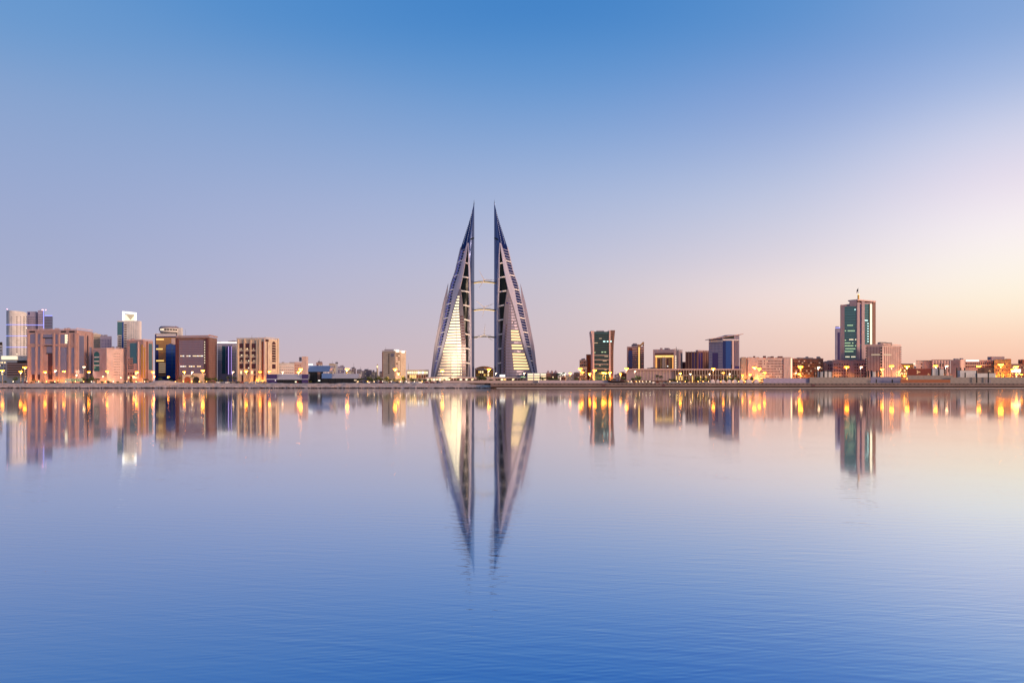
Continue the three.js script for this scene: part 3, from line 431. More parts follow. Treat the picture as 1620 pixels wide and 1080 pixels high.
{ // blue-lit lavender block
  const b = building('violet_block', 'lavender block with navy glass strips and violet light lines under a white roof line', 'building', [[343.5, 930], [374.5, 930]], 542, M.lavender);
  b.f(0, 343.5, 374, 541, 542.8, M.litWhite, 'roof_light', 0.8); for (let k = 0; k < 8; k++) b.f(0, 343.8, 350.6, 546.5 + k * 3.05, 547.9 + k * 3.05, M.trim, 'balcony', 0.5); b.f(0, 351, 356.3, 547.5, 591, M.gTeal, 'glass_strip', 0.2); b.f(0, 357.8, 360.4, 547.5, 591, M.gNavy, 'glass_strip', 0.2); b.f(0, 362.2, 365, 547.5, 591, M.gNavy, 'glass_strip', 0.2);
  b.f(0, 356.6, 357.6, 547.5, 591, M.lavender, 'pier', 0.6); b.f(0, 360.7, 361.9, 548, 592, M.litViolet, 'light_line', 0.6); b.f(0, 365.2, 365.9, 548, 592, M.litViolet, 'light_line', 0.6); b.piers(0, 368, 373.5, 4, 545, 596, M.trim, 0.6, 0.5); b.win(0, 366, 373.5, 4, 548, 592, 10, M.gGrey, 0.5, 0.6); b.roof(346, 370, 541, 3);
}
{ // cream building with three bays and a tall arch on its flank
  const b = building('cream_offices', 'cream office block with three window bays and a tall arched window on its flank', 'building', [[374, 880], [419, 872], [440.5, 897]], 535.5, M.cream);
  const bays = [[378.5, 385.2], [387.8, 394.8], [397.6, 404.4]], rows = [[543, 553], [555.5, 563], [565.3, 571.8], [575, 583]];
  for (const [x0, x1] of bays) for (const [y0, y1] of rows) { const w = b.f(0, x0, x1, y0, y1, M.gWine, 'bay_window', 0.1, 0.5); for (let k = 0; k < 3; k++) if (rnd() < 0.5) b.f(0, x0 + 0.3 + k * 2.1, x0 + 2.1 + k * 2.1, y1 - 2.2, y1 - 0.4, pick([M.litWarm, M.litCream, M.dimWarm]), 'lit_window', 0.2); }
  for (const x of [376.2, 386.5, 396.2, 406.6, 410.5]) b.f(0, x - 1, x + 1, 537, 604, M.cream, 'pier', 1.2); for (const x of [386.5, 396.2]) b.f(0, x - 0.25, x + 0.25, 537, 590, M.maroon, 'pier_groove', 1.28); b.f(0, 408.2, 409.8, 542, 592, M.maroon, 'slot', 0.1); b.f(0, 414, 417, 540, 600, M.rust, 'painted_lit_strip', 0.4);  // orange light on the upright strip is put into its rust colour
  b.f(0, 417.5, 418.8, 536, 604, M.pinkLight, 'pier', 1.1); b.f(1, 419.5, 424.4, 536.5, 540.5, M.gWine, 'roof_opening', 0.2); b.f(1, 421.5, 423, 541, 600, M.maroon, 'slot', 0.1); arch(b, 1, 429.8, 435.6, 540, 572.5, M.gWine, 'arched_window', 0.1); for (let k = 0; k < 7; k++) b.f(1, 430, 435.4, 545 + k * 4, 545.8 + k * 4, M.cream, 'spandrel', 0.25); b.f(1, 429.8, 435.6, 576, 583.2, M.gWine, 'window', 0.1); b.f(1, 438.4, 440.4, 536, 602, M.cream, 'pier', 0.7);
  b.win(0, 379, 405, 6, 586, 592, 1, [M.gWine, M.litWarm], 0.6, 0.8); for (const [x0, x1] of [[382, 387], [401, 407]]) b.f(0, x0, x1, 593, 603, M.gWine, 'doorway', 0.1); b.cap(535.5, M.cream, 1.2, 0.6); b.mast(398, 535, 4, 0.2);
}
{ const b = building('white_low_block', 'low white block of plain horizontal bands beside the cream offices', 'building', [[440.5, 900], [465, 900]], 574, M.white); b.bands(0, 441, 464.5, 5, 579, 596, M.trim, 1.6, 0.4); b.win(0, 442, 464, 7, 577, 597, 4, M.pinkGrey, 0.7, 0.3); b.roof(447, 463, 574, 3); }
{ const b = building('stair_tower_block', 'peach coloured block with a taller stair tower at its end', 'building', [[465, 925], [477, 925]], 572.5, M.pinkLight); b.win(0, 466, 476, 4, 576, 596, 5, M.rust, 0.5, 0.5); const t = box(b.g, 'stair_tower', M.pinkLight, X(480.5, 925) - b.c.x, b.h(563.7) / 2, -5, 5.6, b.h(563.7), 8); box(b.g, 'roof_tank', M.grey, X(473, 925) - b.c.x, b.h(566.5) - 1, -5, 2.4, 5, 3); }

// shoreline pavilions with metal roofs
function pavilion(name, label, x0, x1, yr, yl, D, roofM, deep, tilt = 1.4) {
  const b = building(name, label, 'pavilion', [[x0, D], [x1, D]], yl, M.black, { deep, body: 'dark_glass_wall' });
  const k = D / F, w = (x1 - x0 + 1.5) * k, n = 5, hr = (yl - yr) * k / n;
  for (let j = 0; j < n; j++) box(b.g, 'roof_sheet', roofM, 0, b.h(yl) + hr * (j + 0.5), -deep / 2 - j * tilt + 0.9, w, hr * 0.82, deep);
  for (let j = 0; j < 6; j++) box(b.g, 'post', M.dark, (j / 5 - 0.5) * (w - 2), b.h(yl) / 2, 0.7, 0.35, b.h(yl), 0.35);
  return b;
}
{
  const a = pavilion('shore_pavilion', 'long low pavilion with a ribbed silver roof beside the white low block', 421.5, 487, 591.5, 600.5, 806, M.silver, 14); a.f(0, 421.5, 438, 592, 606, M.gViolet, 'end_glass', 0.9); a.f(0, 477.5, 487, 592, 606, M.gViolet, 'end_glass', 0.9); a.f(0, 466.5, 469, 602.8, 605, M.litCream, 'lit_window', 0.6); a.f(0, 469.4, 471.5, 603.2, 605, std('#8e1f1c', 0.7), 'red_panel', 0.6); a.f(0, 435.2, 436.3, 601, 602.3, M.litWhite, 'lamp_light', 1);
  const c = pavilion('barrel_roof_pavilion', 'black glass pavilion under a tall blue barrel roof', 487.6, 520, 578, 588, 812, M.steelBlue, 16); c.f(0, 502.3, 506.8, 588.5, 600, M.brown, 'entrance_column', 1.2); c.f(0, 503.5, 506.5, 601, 602.6, M.litWhite, 'lamp_light', 1.5); c.f(0, 488, 493, 575.4, 577.5, M.litWhite, 'roof_light', 1, 4);
  const e = pavilion('long_roof_pavilion', 'long low pavilion with pale lavender roof and a blue end bay', 509.5, 565.5, 591, 598.5, 800, M.silver, 14); e.f(0, 509.3, 524.8, 590.6, 598.5, M.steelBlue, 'blue_roof_bay', 1.4, 0.2); for (let k = 0; k < 4; k++) e.f(0, 511 + k * 2.4, 512.2 + k * 2.4, 588, 591, M.trim, 'roof_vent', -1, 3); e.f(0, 560, 564, 600, 602.5, M.dimWarm, 'lit_window', 0.6);
}
// small distant buildings between the pavilions and the hotel
for (const [x0, x1, yt, m, label, D] of [
  [500, 510, 573, M.pink, 'small pink building with a rounded roof far behind the barrel roof pavilion', 1300], [520, 531, 575.5, M.cream, 'small cream building far behind the long roof pavilion', 1250], [531.5, 533.5, 575, M.white, 'slim white pillar block far behind the long roof pavilion', 1200], [534, 545, 579.5, M.lavender, 'small lavender building far behind the long roof pavilion', 1250], [556, 563, 582.5, M.pinkLight, 'tiny pale pink house beyond the long roof pavilion', 1150],
  [564, 576, 586, M.grey, 'low grey house near the shore trees', 1050], [576, 588, 585, M.pink, 'low pink house among the shore trees', 1080], [588, 596, 588, M.stone, 'low stone house beside the minaret', 1060], [600, 605, 589.5, M.pink, 'low brown house against the cream hotel', 1050],
]) { const b = building('distant_house', label, 'building', [[x0, D], [x1, D]], yt, m, { deep: 14 }); b.win(0, x0 + 0.5, x1 - 0.5, Math.max(1, Math.round((x1 - x0) / 3)), yt + 2, 598, 4, [M.gGrey, M.gBronze, M.dimWarm], 0.5, 0.45); b.roof(x0 + 1, x1 - 1, yt, 2); b.mast((x0 + x1) / 2, yt, rr(3, 9), 0.2); }
{ // minaret
  const D = 1040, t = thing('minaret', 'slender lit minaret with a glowing top beside the cream hotel', 'minaret', [X(596.8, D), G, -D]), h = Y(576, D) - G;
  part(t, 'shaft', new THREE.LatheGeometry([[1.7, 0], [1.5, h * 0.45], [1.3, h * 0.46], [1.1, h * 0.8]].map((p) => new THREE.Vector2(...p)), 10), M.cream); part(t, 'balcony', new THREE.CylinderGeometry(1.7, 1.3, 0.9, 10).translate(0, h * 0.8, 0), M.trim); part(t, 'lantern_light', new THREE.CylinderGeometry(0.8, 0.9, h * 0.12, 10).translate(0, h * 0.87, 0), M.litWarm); part(t, 'cap', new THREE.ConeGeometry(0.9, h * 0.1, 10).translate(0, h * 0.98, 0), M.ochre);
}
{ // cream hotel
  const b = building('cream_hotel', 'cream slab hotel with a dark window column and lit rooftop', 'hotel', [[604.5, 973], [625, 965], [642, 987]], 555.5, M.cream);
  for (let k = 0; k < 10; k++) b.f(0, 613.8, 616, 559.5 + k * 3.25, 561.3 + k * 3.25, M.gDark, 'window', 0.1); b.f(0, 618.6, 623.4, 559, 564, M.grey, 'sign_panel', 0.3); b.f(0, 604.5, 605.4, 557, 596, M.trimBrown, 'edge_strip', 0.5);
  b.win(1, 626, 632.5, 2, 558, 592, 11, [M.gBronze, M.dimWarm, M.pinkLight], 0.75, 0.55); for (const x of [625.8, 629.3, 632.8]) b.f(1, x - 0.25, x + 0.25, 557, 595, M.trimBrown, 'groove', 0.12);
  b.cap(555.5, M.trim, 1.4, 0.8); box(b.g, 'penthouse', M.grey, X(617, 985) - b.c.x, b.h(555.5) + 1.6, -18, 13, 3.2, 8); b.f(1, 626, 630, 553, 556.5, M.litWhite, 'roof_light', 0.9, 3); b.f(1, 635, 639, 555, 558, M.litWhite, 'roof_light', 0.9, 3); b.mast(610, 554, 5, 0.15);
}
{ const b = building('lit_low_hall', 'low hall with a band of bright yellow windows beside the hotel', 'building', [[643, 1000], [678, 1000]], 585.5, M.cream, { deep: 18 }); b.win(0, 644, 677, 10, 587, 591.5, 1, [M.litCream, M.litWhite, M.litWarm], 0.8, 0.85); b.win(0, 644, 677, 9, 592, 599, 1, [M.rust, M.gBronze, M.litGold], 0.7, 0.7); b.mast(646, 585, 9, 0.2); b.cap(585.5, M.trim, 0.8); }

// mall between and around the tower feet
{ const D = 1015, b = building('mall_entrance', 'mall entrance with a curved copper canopy and lit glass between the sail towers', 'building', [[751.5, D], [780.8, D]], 584, M.gBronze, { deep: 20, body: 'glass_front' });
  const sh = new THREE.Shape(); const w = 29.6 * D / F; sh.moveTo(-w / 2, 0); sh.quadraticCurveTo(0, 6.4, w / 2, 0); sh.lineTo(w / 2, -0.8); sh.lineTo(-w / 2, -0.8); part(b.g, 'curved_canopy', new THREE.ExtrudeGeometry(sh, { depth: 18, bevelEnabled: false }).translate(0, b.h(583), -14), std('#b4764a', 0.5)); b.f(0, 751, 781, 583.6, 584.6, M.trim, 'fascia', 4.5);
  b.win(0, 753, 780, 9, 586, 600, 3, [M.gold, M.litGold, M.gWine, M.gBronze, M.litWarm], 0.75, 0.7); b.piers(0, 752, 780.4, 7, 585, 602, M.ochre, 0.6, 1); }
{ const b = building('shop_row', 'low row of brightly lit shop fronts at the foot of the grey sail tower', 'building', [[834, 968], [866, 968]], 590, M.white, { deep: 16 }); for (let k = 0; k < 3; k++) { b.f(0, 835 + k * 10.2, 843.4 + k * 10.2, 591, 593.2, M.litCream, 'shop_sign', 0.5); b.f(0, 835 + k * 10.2, 843.4 + k * 10.2, 595, 597, M.litWarm, 'lit_window', 0.2); b.f(0, 835 + k * 10.2, 843.4 + k * 10.2, 599, 601, M.litWarm, 'lit_window', 0.2); } }
{ const b = building('mall_podium', 'low stone mall podium with dark shop windows beneath the sail towers', 'building', [[673, 962], [833, 962]], 597, M.pinkLight, { deep: 14 }); b.win(0, 675, 750, 16, 598.3, 602.5, 1, [M.gWine, M.litWarm, M.litCream, M.gBronze], 0.75, 0.8); b.win(0, 783, 832, 11, 598.3, 602.5, 1, [M.gWine, M.litWarm, M.litGold, M.gBronze], 0.75, 0.8); b.f(0, 790.5, 799, 592.5, 596, M.litWhite, 'shop_sign', -2, 3); b.f(0, 824, 831, 595.4, 597, M.litGreen, 'shop_sign', 0.5); b.cap(597, M.trim, 0.6); }
{ const b = building('gabled_souk', 'low brown hall with a row of small pointed gables', 'building', [[864, 930], [882.5, 930]], 590.5, M.brown, { deep: 18 }); for (let k = 0; k < 3; k++) { const s = new THREE.Shape([[-2.2, 0], [2.2, 0], [0, 3.8]].map((p) => new THREE.Vector2(...p))); part(b.g, 'gable', new THREE.ExtrudeGeometry(s, { depth: 16, bevelEnabled: false }).translate(X(867.5 + k * 6, 930) - b.c.x, b.h(590.5), -16), M.pinkGrey); } b.win(0, 865, 882, 6, 594, 601, 1, [M.litWarm, M.gWine], 0.5, 0.6); }
{ const b = building('bright_kiosk', 'brightly lit white kiosk beside two palms', 'building', [[882.5, 925], [896, 925]], 588.8, M.white, { deep: 10 }); b.f(0, 883, 895.5, 589.5, 593.5, M.litWhite, 'shop_sign', 0.4); b.f(0, 884.5, 887, 597, 602, M.litCream, 'lit_window', 0.1); b.f(0, 888, 895, 596, 602, M.gWine, 'window', 0.1); }

{ const b = building('orange_block', 'small apartment block washed orange by lamps beside the flared tower', 'building', [[917, 950], [929, 950]], 569, M.stone); b.win(0, 917.6, 928.5, 4, 571, 598, 6, [M.gBronze, M.gDark, M.dimWarm], 0.65, 0.5); b.roof(919, 927, 569, 2); }
{ const b = building('orange_slab', 'narrow rust coloured slab against the flared glass tower', 'building', [[927.5, 960], [939, 960]], 561.2, M.rust); b.win(0, 928.5, 938, 3, 564, 598, 8, [M.rust, M.trimBrown], 0.4, 0.5); b.cap(561.2, M.rust, 0.7); }
{ // flared glass tower
  const D = 930, k = D / F, t = thing('flared_glass_tower', 'teal glass tower flaring outward towards the top between rose stone piers', 'tower', [X(953.5, D), G, -D]), XX = (px) => (px - 953.5) * k, H = (py) => Y(py, D) - G;
  const fl = lut([[520, -3], [530, -1.9], [545, -0.5], [560, 0], [610, 0]]), slabF = (xl, xr, y0, y1, z0, z1) => { const pos = [], idx = [], n = 14; for (let j = 0; j <= n; j++) { const y = y0 + (y1 - y0) * j / n, f = fl(y); for (const [x, z] of [[xl < 939 ? xl + f : xl, z1], [xr > 968 ? xr - f : xr, z1], [xr > 968 ? xr - f : xr, z0], [xl < 939 ? xl + f : xl, z0]]) pos.push(XX(x), H(y), z); if (j) for (let i = 0; i < 4; i++) { const a = (j - 1) * 4 + i, b = (j - 1) * 4 + (i + 1) % 4; idx.push(a, a + 4, b, b, a + 4, b + 4); } } idx.push(0, 1, 2, 0, 2, 3); const g = new THREE.BufferGeometry(); g.setAttribute('position', new THREE.Float32BufferAttribute(pos, 3)); g.setIndex(idx); const u = g.toNonIndexed(); u.computeVertexNormals(); return u; };
  part(t, 'glass_core', slabF(938, 964, 524.5, 606, -22, 0), glass('#2c4a56')); part(t, 'stone_pier', slabF(937.8, 940, 523.3, 606, -22, 1), M.trimPink); part(t, 'stone_pier', slabF(963.6, 966, 522.5, 606, -22, 1), M.trimPink); part(t, 'stone_flank', slabF(966, 970.5, 522.3, 606, -22, 0.6), M.brown);
  for (let i = 0; i < 17; i++) { const y = 530 + i * 3.55; box(t, 'dark_band', y > 560 ? (i % 2 ? M.stone : M.gDark) : M.gDark, XX(951.2), H(y), 0.1, 25 * k, 0.95, 0.3); if (i % 2 && rnd() < 0.7) box(t, 'lit_window', M.dimWarm, XX(rr(942, 960)), H(y + 1.7), 0.1, rr(2, 5), 0.9, 0.2); }
  for (let i = 0; i < 18; i++) for (let j = 0; j < 2; j++) box(t, 'window', M.gBronze, XX(967.3 + j * 1.9), H(529 + i * 3.6), 0.65, 0.8, 1.3, 0.2);
  for (const [x, w] of [[956, 3.4], [961.3, 2.4], [966.5, 2.2]]) box(t, 'lit_window', M.litTeal, XX(x), H(540), x > 964 ? 1.1 : 0.3, w * k, 1.5, 0.3); for (const [x, w, y] of [[941, 2, 557.5], [953, 3, 556.8], [957.5, 2.4, 556.8]]) box(t, 'lit_window', M.litGreen, XX(x), H(y), 0.3, w * k, 1.1, 0.3);
  box(t, 'roof_plant', M.grey, XX(951), H(524.5) + 0.8, -10, 9, 1.8, 8);
}
{ // small tower with orange diagonal
  const b = building('striped_tower', 'small striped tower with an orange blade rising diagonally above its roof', 'tower', [[992, 945], [1019, 945]], 548.3, M.maroon); b.bands(0, 1000.5, 1018.6, 10, 552, 582, M.trimPink, 1.2, 0.5, 'balcony'); b.f(0, 992.4, 994, 550, 600, M.pinkGrey, 'edge_pier', 0.5); arch(b, 0, 994.3, 1000.6, 554, 581, M.gNavy, 'arched_glass', 0.3); b.f(0, 1009.4, 1013, 545, 600, M.ochre, 'orange_blade', 1.1); b.f(0, 1010, 1012, 549, 584, M.litGold, 'blade_light', 1.25);
  const d = box(b.g, 'orange_blade', M.ochre, X(1014.8, 945) - b.c.x, b.h(545), 0.3, 8.4, 2, 1.6); d.rotation.z = 0.78; b.f(0, 1017.3, 1018.8, 541.5, 549, M.trimBrown, 'roof_fin', 0.6, 2); box(b.g, 'penthouse', M.pinkGrey, X(1005, 955) - b.c.x, b.h(548.3) + 1.6, -10, 8, 3.4, 7); box(b.g, 'penthouse_roof', M.grey, X(1004.5, 955) - b.c.x, b.h(548.3) + 3.9, -10, 4.5, 1.4, 5); b.f(0, 992, 1019, 548, 550, M.pinkGrey, 'cornice', 0.7);
}
{ // long colonnade
  const b = building('colonnade', 'long low cream colonnade of white columns in front of the portal building', 'building', [[992, 868], [1172, 868]], 584, M.brown, { deep: 22 });
  b.f(0, 991.5, 1067, 584.4, 602, M.pinkGrey, 'plain_wall', 0.9); b.piers(0, 1008, 1064, 12, 585.5, 602, M.cream, 0.7, 1.2); b.f(0, 991, 1172.5, 583.4, 585.2, M.trimPink, 'cornice', 3.8, 2); b.f(0, 1025, 1055, 581.8, 583.4, M.dark, 'roof_hedge', -1, 4);
  for (let k = 0; k < 25; k++) { const x = 1068.2 + k * 4.22; b.f(0, x - 0.6, x + 0.6, 585.2, 602, M.stone, 'column', 3.4, -2.4); if (k < 24) { b.f(0, x + 0.9, x + 3.3, 586.3, 592.8, M.gBronze, 'window', 0.08); b.f(0, x + 0.75, x + 3.5, 592.8, 594.3, M.cream, 'spandrel', 1.0); b.f(0, x + 0.9, x + 3.3, 594.6, 601.5, rnd() < 0.3 ? M.litGold : M.rust, 'shop_window', 0.2); } }
}
{ // portal building
  const b = building('portal_building', 'mauve stone building with a deep golden lit portal framed by columns', 'building', [[1033.4, 916], [1067.5, 910], [1080, 935]], 553.4, M.pinkGrey);
  b.f(0, 1033.6, 1067.2, 553.5, 558.4, M.pinkGrey, 'lintel', 2.2); b.f(0, 1033.6, 1036.6, 558.4, 600, M.pinkGrey, 'jamb', 2.2); b.f(0, 1066, 1067.4, 558.4, 600, M.pinkGrey, 'jamb', 2.2); b.f(0, 1036.6, 1066, 558.4, 561.5, M.maroon, 'soffit', 1.4); b.f(0, 1036.6, 1066, 561.5, 583, M.ochre, 'portal_wall', 0.3); b.f(0, 1037, 1066, 562, 565, M.litGold, 'portal_light', 0.5); for (const x of [1038.3, 1064.8]) b.f(0, x - 0.7, x + 0.7, 565, 583, M.litOrange, 'portal_light', 0.5);
  for (const x of [1043, 1056.5]) b.f(0, x - 1.6, x + 1.6, 567, 583, M.gWine, 'portal_window', 0.4); b.f(0, 1047.8, 1053.5, 565, 583, M.stone, 'portal_column', 0.9); for (const x of [1049, 1052]) b.f(0, x - 0.2, x + 0.2, 563, 583, M.brown, 'groove', 1.0); b.f(0, 1055.6, 1057.4, 578.4, 579.8, M.litWhite, 'lamp_light', 0.8); for (let k = 0; k < 8; k++) b.f(1, 1068.2, 1070, 563 + k * 2.6, 564.3 + k * 2.6, M.litCream, 'lit_window', 0.1);
  b.cap(553.4, M.pinkGrey, 0.8, 0.5); b.mast(1070, 553, 4, 0.5); b.roof(1040, 1060, 553, 3, M.pinkGrey);
}
{ const b = building('small_maroon_block', 'small dark maroon block squeezed beside the portal building', 'building', [[1079.6, 950], [1089, 950]], 572.3, M.maroon); b.win(0, 1080, 1088, 2, 576, 584, 3, M.gWine, 0.6, 0.6); }
{ const b = building('ribbed_maroon_block', 'dark maroon block with broad vertical ribs left of the blue glass offices', 'building', [[1084.6, 926], [1104, 922], [1122, 935]], 556.3, M.maroon); b.win(0, 1086, 1103, 4, 558, 586, 1, [M.gViolet, M.gWine], 0.6, 1, 'glass_strip'); b.win(1, 1105, 1112, 2, 558, 586, 1, [M.gViolet], 0.7, 1, 'glass_strip'); b.piers(1, 1113, 1121, 4, 554.5, 586, M.brown, 1.1, 0.7, 'rib'); b.piers(0, 1085.4, 1103.4, 5, 556, 586, M.brown, 1.2, 0.7, 'rib'); b.f(1, 1104, 1122, 554, 556.4, M.pinkGrey, 'parapet', 0.4, 3); }
{ // blue glass offices with a sloping roof
  const b = building('blue_glass_offices', 'office block of blue curved glass under a thin roof sloping up to one side', 'building', [[1121.6, 893], [1143.2, 885], [1170, 886.5]], [536.6, 532.6, 529], M.lavender);
  b.f(0, 1122, 1143, 543, 588, M.gGrey, 'lattice_glass', 0.2); b.piers(0, 1123, 1142.5, 10, 543, 588, M.lavender, 0.5, 0.4, 'mullion'); b.bands(0, 1122, 1143, 10, 545, 586, M.pinkGrey, 0.5, 0.35, 'transom'); b.f(0, 1127.5, 1136.5, 558, 586, M.gViolet, 'dark_glass', 0.5); b.f(0, 1121.8, 1143.2, 538.5, 541, M.trim, 'white_band', 0.9); b.f(1, 1143.2, 1169, 537, 538.6, M.trim, 'white_band', 1.2);
  for (let k = 0; k < 6; k++) b.f(1, 1143.6 + k * 2.2, 1145.8 + k * 2.2, 539, 583, k < 2 ? M.gNavy : M.gBlue, 'blue_glass', 0.25 + Math.sin(k / 5 * Math.PI) * 0.9); b.f(1, 1158.2, 1161.2, 537, 584, M.trimPink, 'pale_strip', 1); b.f(1, 1161.8, 1162.6, 538, 586, M.gViolet, 'slot', 0.1); b.piers(1, 1163.6, 1168.6, 4, 538, 584, M.pinkGrey, 0.6, 0.5); b.f(1, 1145, 1161.5, 531, 535.2, M.gDark, 'louvre', 0.3); b.f(1, 1157, 1158.6, 577, 586, M.gDark, 'doorway', 0.4); b.f(1, 1161.6, 1169.8, 579, 584, M.gViolet, 'dark_glass', 0.6);
  const r1 = box(b.g, 'roof_slab', M.trimPink, X(1146, 892) - b.c.x, b.h(532.4), -8, 39, 0.7, 24); r1.rotation.z = 0.15; b.roof(1126, 1140, 537, 2);
}
{ // cream grid block
  const b = building('cream_grid_block', 'long cream block with rows of tiny square windows and plain end bays', 'building', [[1170.5, 905], [1253.5, 905]], 566.6, M.pinkLight, { deep: 24 });
  b.f(0, 1172.5, 1180.5, 564.8, 600, M.stone, 'plain_bay', 0.8); b.f(0, 1181.3, 1182.3, 566, 600, M.trimBrown, 'slot', 0.1); b.f(0, 1183, 1198.5, 565.3, 600, M.pinkLight, 'plain_bay', 0.7); b.bands(0, 1189, 1198, 6, 575, 597, M.trimPink, 1.2, 0.9, 'ledge'); b.win(0, 1200, 1239, 18, 569, 598, 7, [M.gWine, M.gBronze, M.gWine, M.gBronze, M.dimWarm], 0.5, 0.5); b.f(0, 1240, 1251, 564.9, 600, M.pinkLight, 'plain_bay', 0.9); b.f(0, 1251.4, 1253.2, 566, 600, M.litWarm, 'light_edge_strip', 0.3); b.cap(566.6, M.trimPink, 0.7); b.roof(1184, 1237, 566, 11, M.maroon);
}
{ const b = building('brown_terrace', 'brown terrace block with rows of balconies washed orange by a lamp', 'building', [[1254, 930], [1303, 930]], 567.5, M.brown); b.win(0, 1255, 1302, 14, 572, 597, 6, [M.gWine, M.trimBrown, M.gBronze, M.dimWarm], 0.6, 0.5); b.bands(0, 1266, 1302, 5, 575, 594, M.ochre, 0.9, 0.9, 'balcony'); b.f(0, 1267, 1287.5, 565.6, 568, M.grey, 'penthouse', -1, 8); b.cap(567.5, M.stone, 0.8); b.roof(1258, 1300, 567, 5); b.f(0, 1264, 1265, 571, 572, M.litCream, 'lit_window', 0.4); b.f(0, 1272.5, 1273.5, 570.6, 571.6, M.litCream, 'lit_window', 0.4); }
{ const b = building('columned_block', 'small pinkish block with a line of pale posts beside the brown terrace', 'building', [[1302.5, 935], [1318.5, 935]], 572, M.pinkGrey); b.piers(0, 1304, 1309, 4, 574, 596, M.pinkLight, 0.8, 0.6); b.win(0, 1310, 1318, 3, 575, 596, 4, M.gWine, 0.5, 0.5); b.roof(1304, 1316, 572, 2); }
{ // slim lavender tower
  const b = building('slim_lavender_tower', 'slim lavender tower with one dark glass strip behind the green glass tower', 'tower', [[1322.4, 990], [1332, 990]], 518.6, M.lavender); b.f(0, 1325.6, 1329.2, 525.5, 598, M.gViolet, 'glass_strip', 0.1); b.f(0, 1322.4, 1331, 517.6, 518.9, M.litBlue, 'roof_light', 0.4); b.roof(1324, 1329, 518.6, 1); }
{ // green glass tower with a flag
  const b = building('green_glass_tower', 'tall stone tower with green glass panels, a gold mast and a flag on top', 'tower', [[1329.8, 918], [1355.6, 912], [1385, 930]], [482, 478.5, 475.5], M.pinkGrey, {});
  b.f(0, 1336.5, 1355, 484.5, 568, M.gTeal, 'green_glass', 0.1, 0.5); b.f(0, 1330, 1336.4, 482, 600, M.pinkGrey, 'stone_pier', 1.0); b.f(0, 1345, 1355.6, 475.8, 484.2, M.pinkGrey, 'stone_header', 0.9, 6);
  for (let k = 0; k < 20; k++) b.f(0, 1336.6, 1354.9, 487 + k * 4.05, 487.5 + k * 4.05, M.gDark, 'glazing_bar', 0.2);
  for (const [y, m, x0, x1] of [[489.5, M.litTeal, 1350, 1354.5], [514.5, M.litGreen, 1341, 1351], [523.2, M.litGreen, 1337, 1352], [537, M.litCream, 1344, 1354.5], [538, M.litGreen, 1337, 1340], [542.5, M.litGreen, 1337, 1354], [546.8, M.litGreen, 1337, 1354.5], [551.5, M.litGreen, 1338, 1354.5], [555.7, M.litGreen, 1337, 1350], [564.3, M.litCream, 1338, 1354]]) for (let x = x0; x < x1 - 1; x += 2.3) if (rnd() < 0.85) b.f(0, x, x + 2.0, y - 0.75, y + 0.75, m, 'lit_window', 0.25);
  b.f(1, 1355.6, 1359.6, 478, 600, M.pinkGrey, 'stone_pier', 1.0); b.f(1, 1360, 1362.2, 481, 600, M.gViolet, 'slot_glass', 0.1); b.f(1, 1362.6, 1367.2, 477, 600, M.pinkGrey, 'stone_pier', 1.0); b.f(1, 1367.6, 1375.4, 480.8, 545, M.gTeal, 'green_glass', 0.1, 0.5); for (let k = 0; k < 15; k++) b.f(1, 1367.7, 1375.2, 484 + k * 4.05, 484.5 + k * 4.05, M.gDark, 'glazing_bar', 0.2); b.f(1, 1374.8, 1376.2, 480.6, 600, M.gDark, 'dark_edge', 0.6); b.f(1, 1376.4, 1379.8, 480.6, 560, M.litCream, 'light_strip_window', 0.3); b.f(1, 1380.2, 1384.9, 476.5, 600, M.brown, 'stone_flank', 0.9); b.f(1, 1368, 1373, 506, 507.3, M.litTeal, 'lit_window', 0.25); for (let k = 0; k < 8; k++) b.f(1, 1372.6, 1374.4, 511 + k * 4.05, 512.4 + k * 4.05, M.litTeal, 'lit_window', 0.2); b.win(1, 1360, 1366, 1, 544, 552, 2, M.litGreen, 0.8, 0.4);
  b.f(1, 1356, 1385, 474.6, 476.6, M.trimPink, 'cornice', 1.2, 12);
  part(b.g, 'gold_mast', tubeGeo(X(1358, 925) - b.c.x, b.h(477), b.h(463.6), -12, 1.3, 1.1, 8), M.gold); part(b.g, 'mast_light', tubeGeo(X(1358, 925) - b.c.x, b.h(464.4), b.h(463.2), -12, 1.5, 1.5, 8), M.litWarm); part(b.g, 'flag_pole', tubeGeo(X(1357.6, 925) - b.c.x, b.h(463.6), b.h(453), -12, 0.18, 0.1, 6), M.dark);
  const fp = new THREE.PlaneGeometry(5.5, 3.4, 10, 3), q = fp.attributes.position; for (let i = 0; i < q.count; i++) q.setXYZ(i, q.getX(i) * 0.42, q.getY(i) + q.getX(i) * 0.75, Math.sin(q.getX(i) * 1.6) * 0.4); fp.computeVertexNormals(); part(b.g, 'flag', fp.translate(X(1356.4, 925) - b.c.x, b.h(457.4), -12), std('#2a1c24', 0.8, { side: THREE.DoubleSide })); part(b.g, 'flag_tail', boxGeo(X(1355.6, 925) - b.c.x, b.h(460.6), -12.1, 0.8, 1.4, 0.05), std('#b02a30', 0.8));
}
{ const b = building('long_mauve_block', 'long low mauve block with dim windows below the green glass tower', 'building', [[1317.5, 905], [1392, 905]], 570, M.pinkGrey, { deep: 22 }); b.win(0, 1319, 1391, 18, 574, 598, 5, [M.gWine, M.maroon, M.gBronze], 0.55, 0.5); b.f(0, 1344, 1352, 570, 599, M.pinkGrey, 'projecting_bay', 0.9); b.f(0, 1374, 1379, 571, 599, M.maroon, 'dark_bay', 0.3); b.cap(570, M.pinkGrey, 0.8); b.f(0, 1376, 1386, 566, 570.4, M.pinkLight, 'stair_block', -1, 8); b.roof(1322, 1390, 570, 7); }
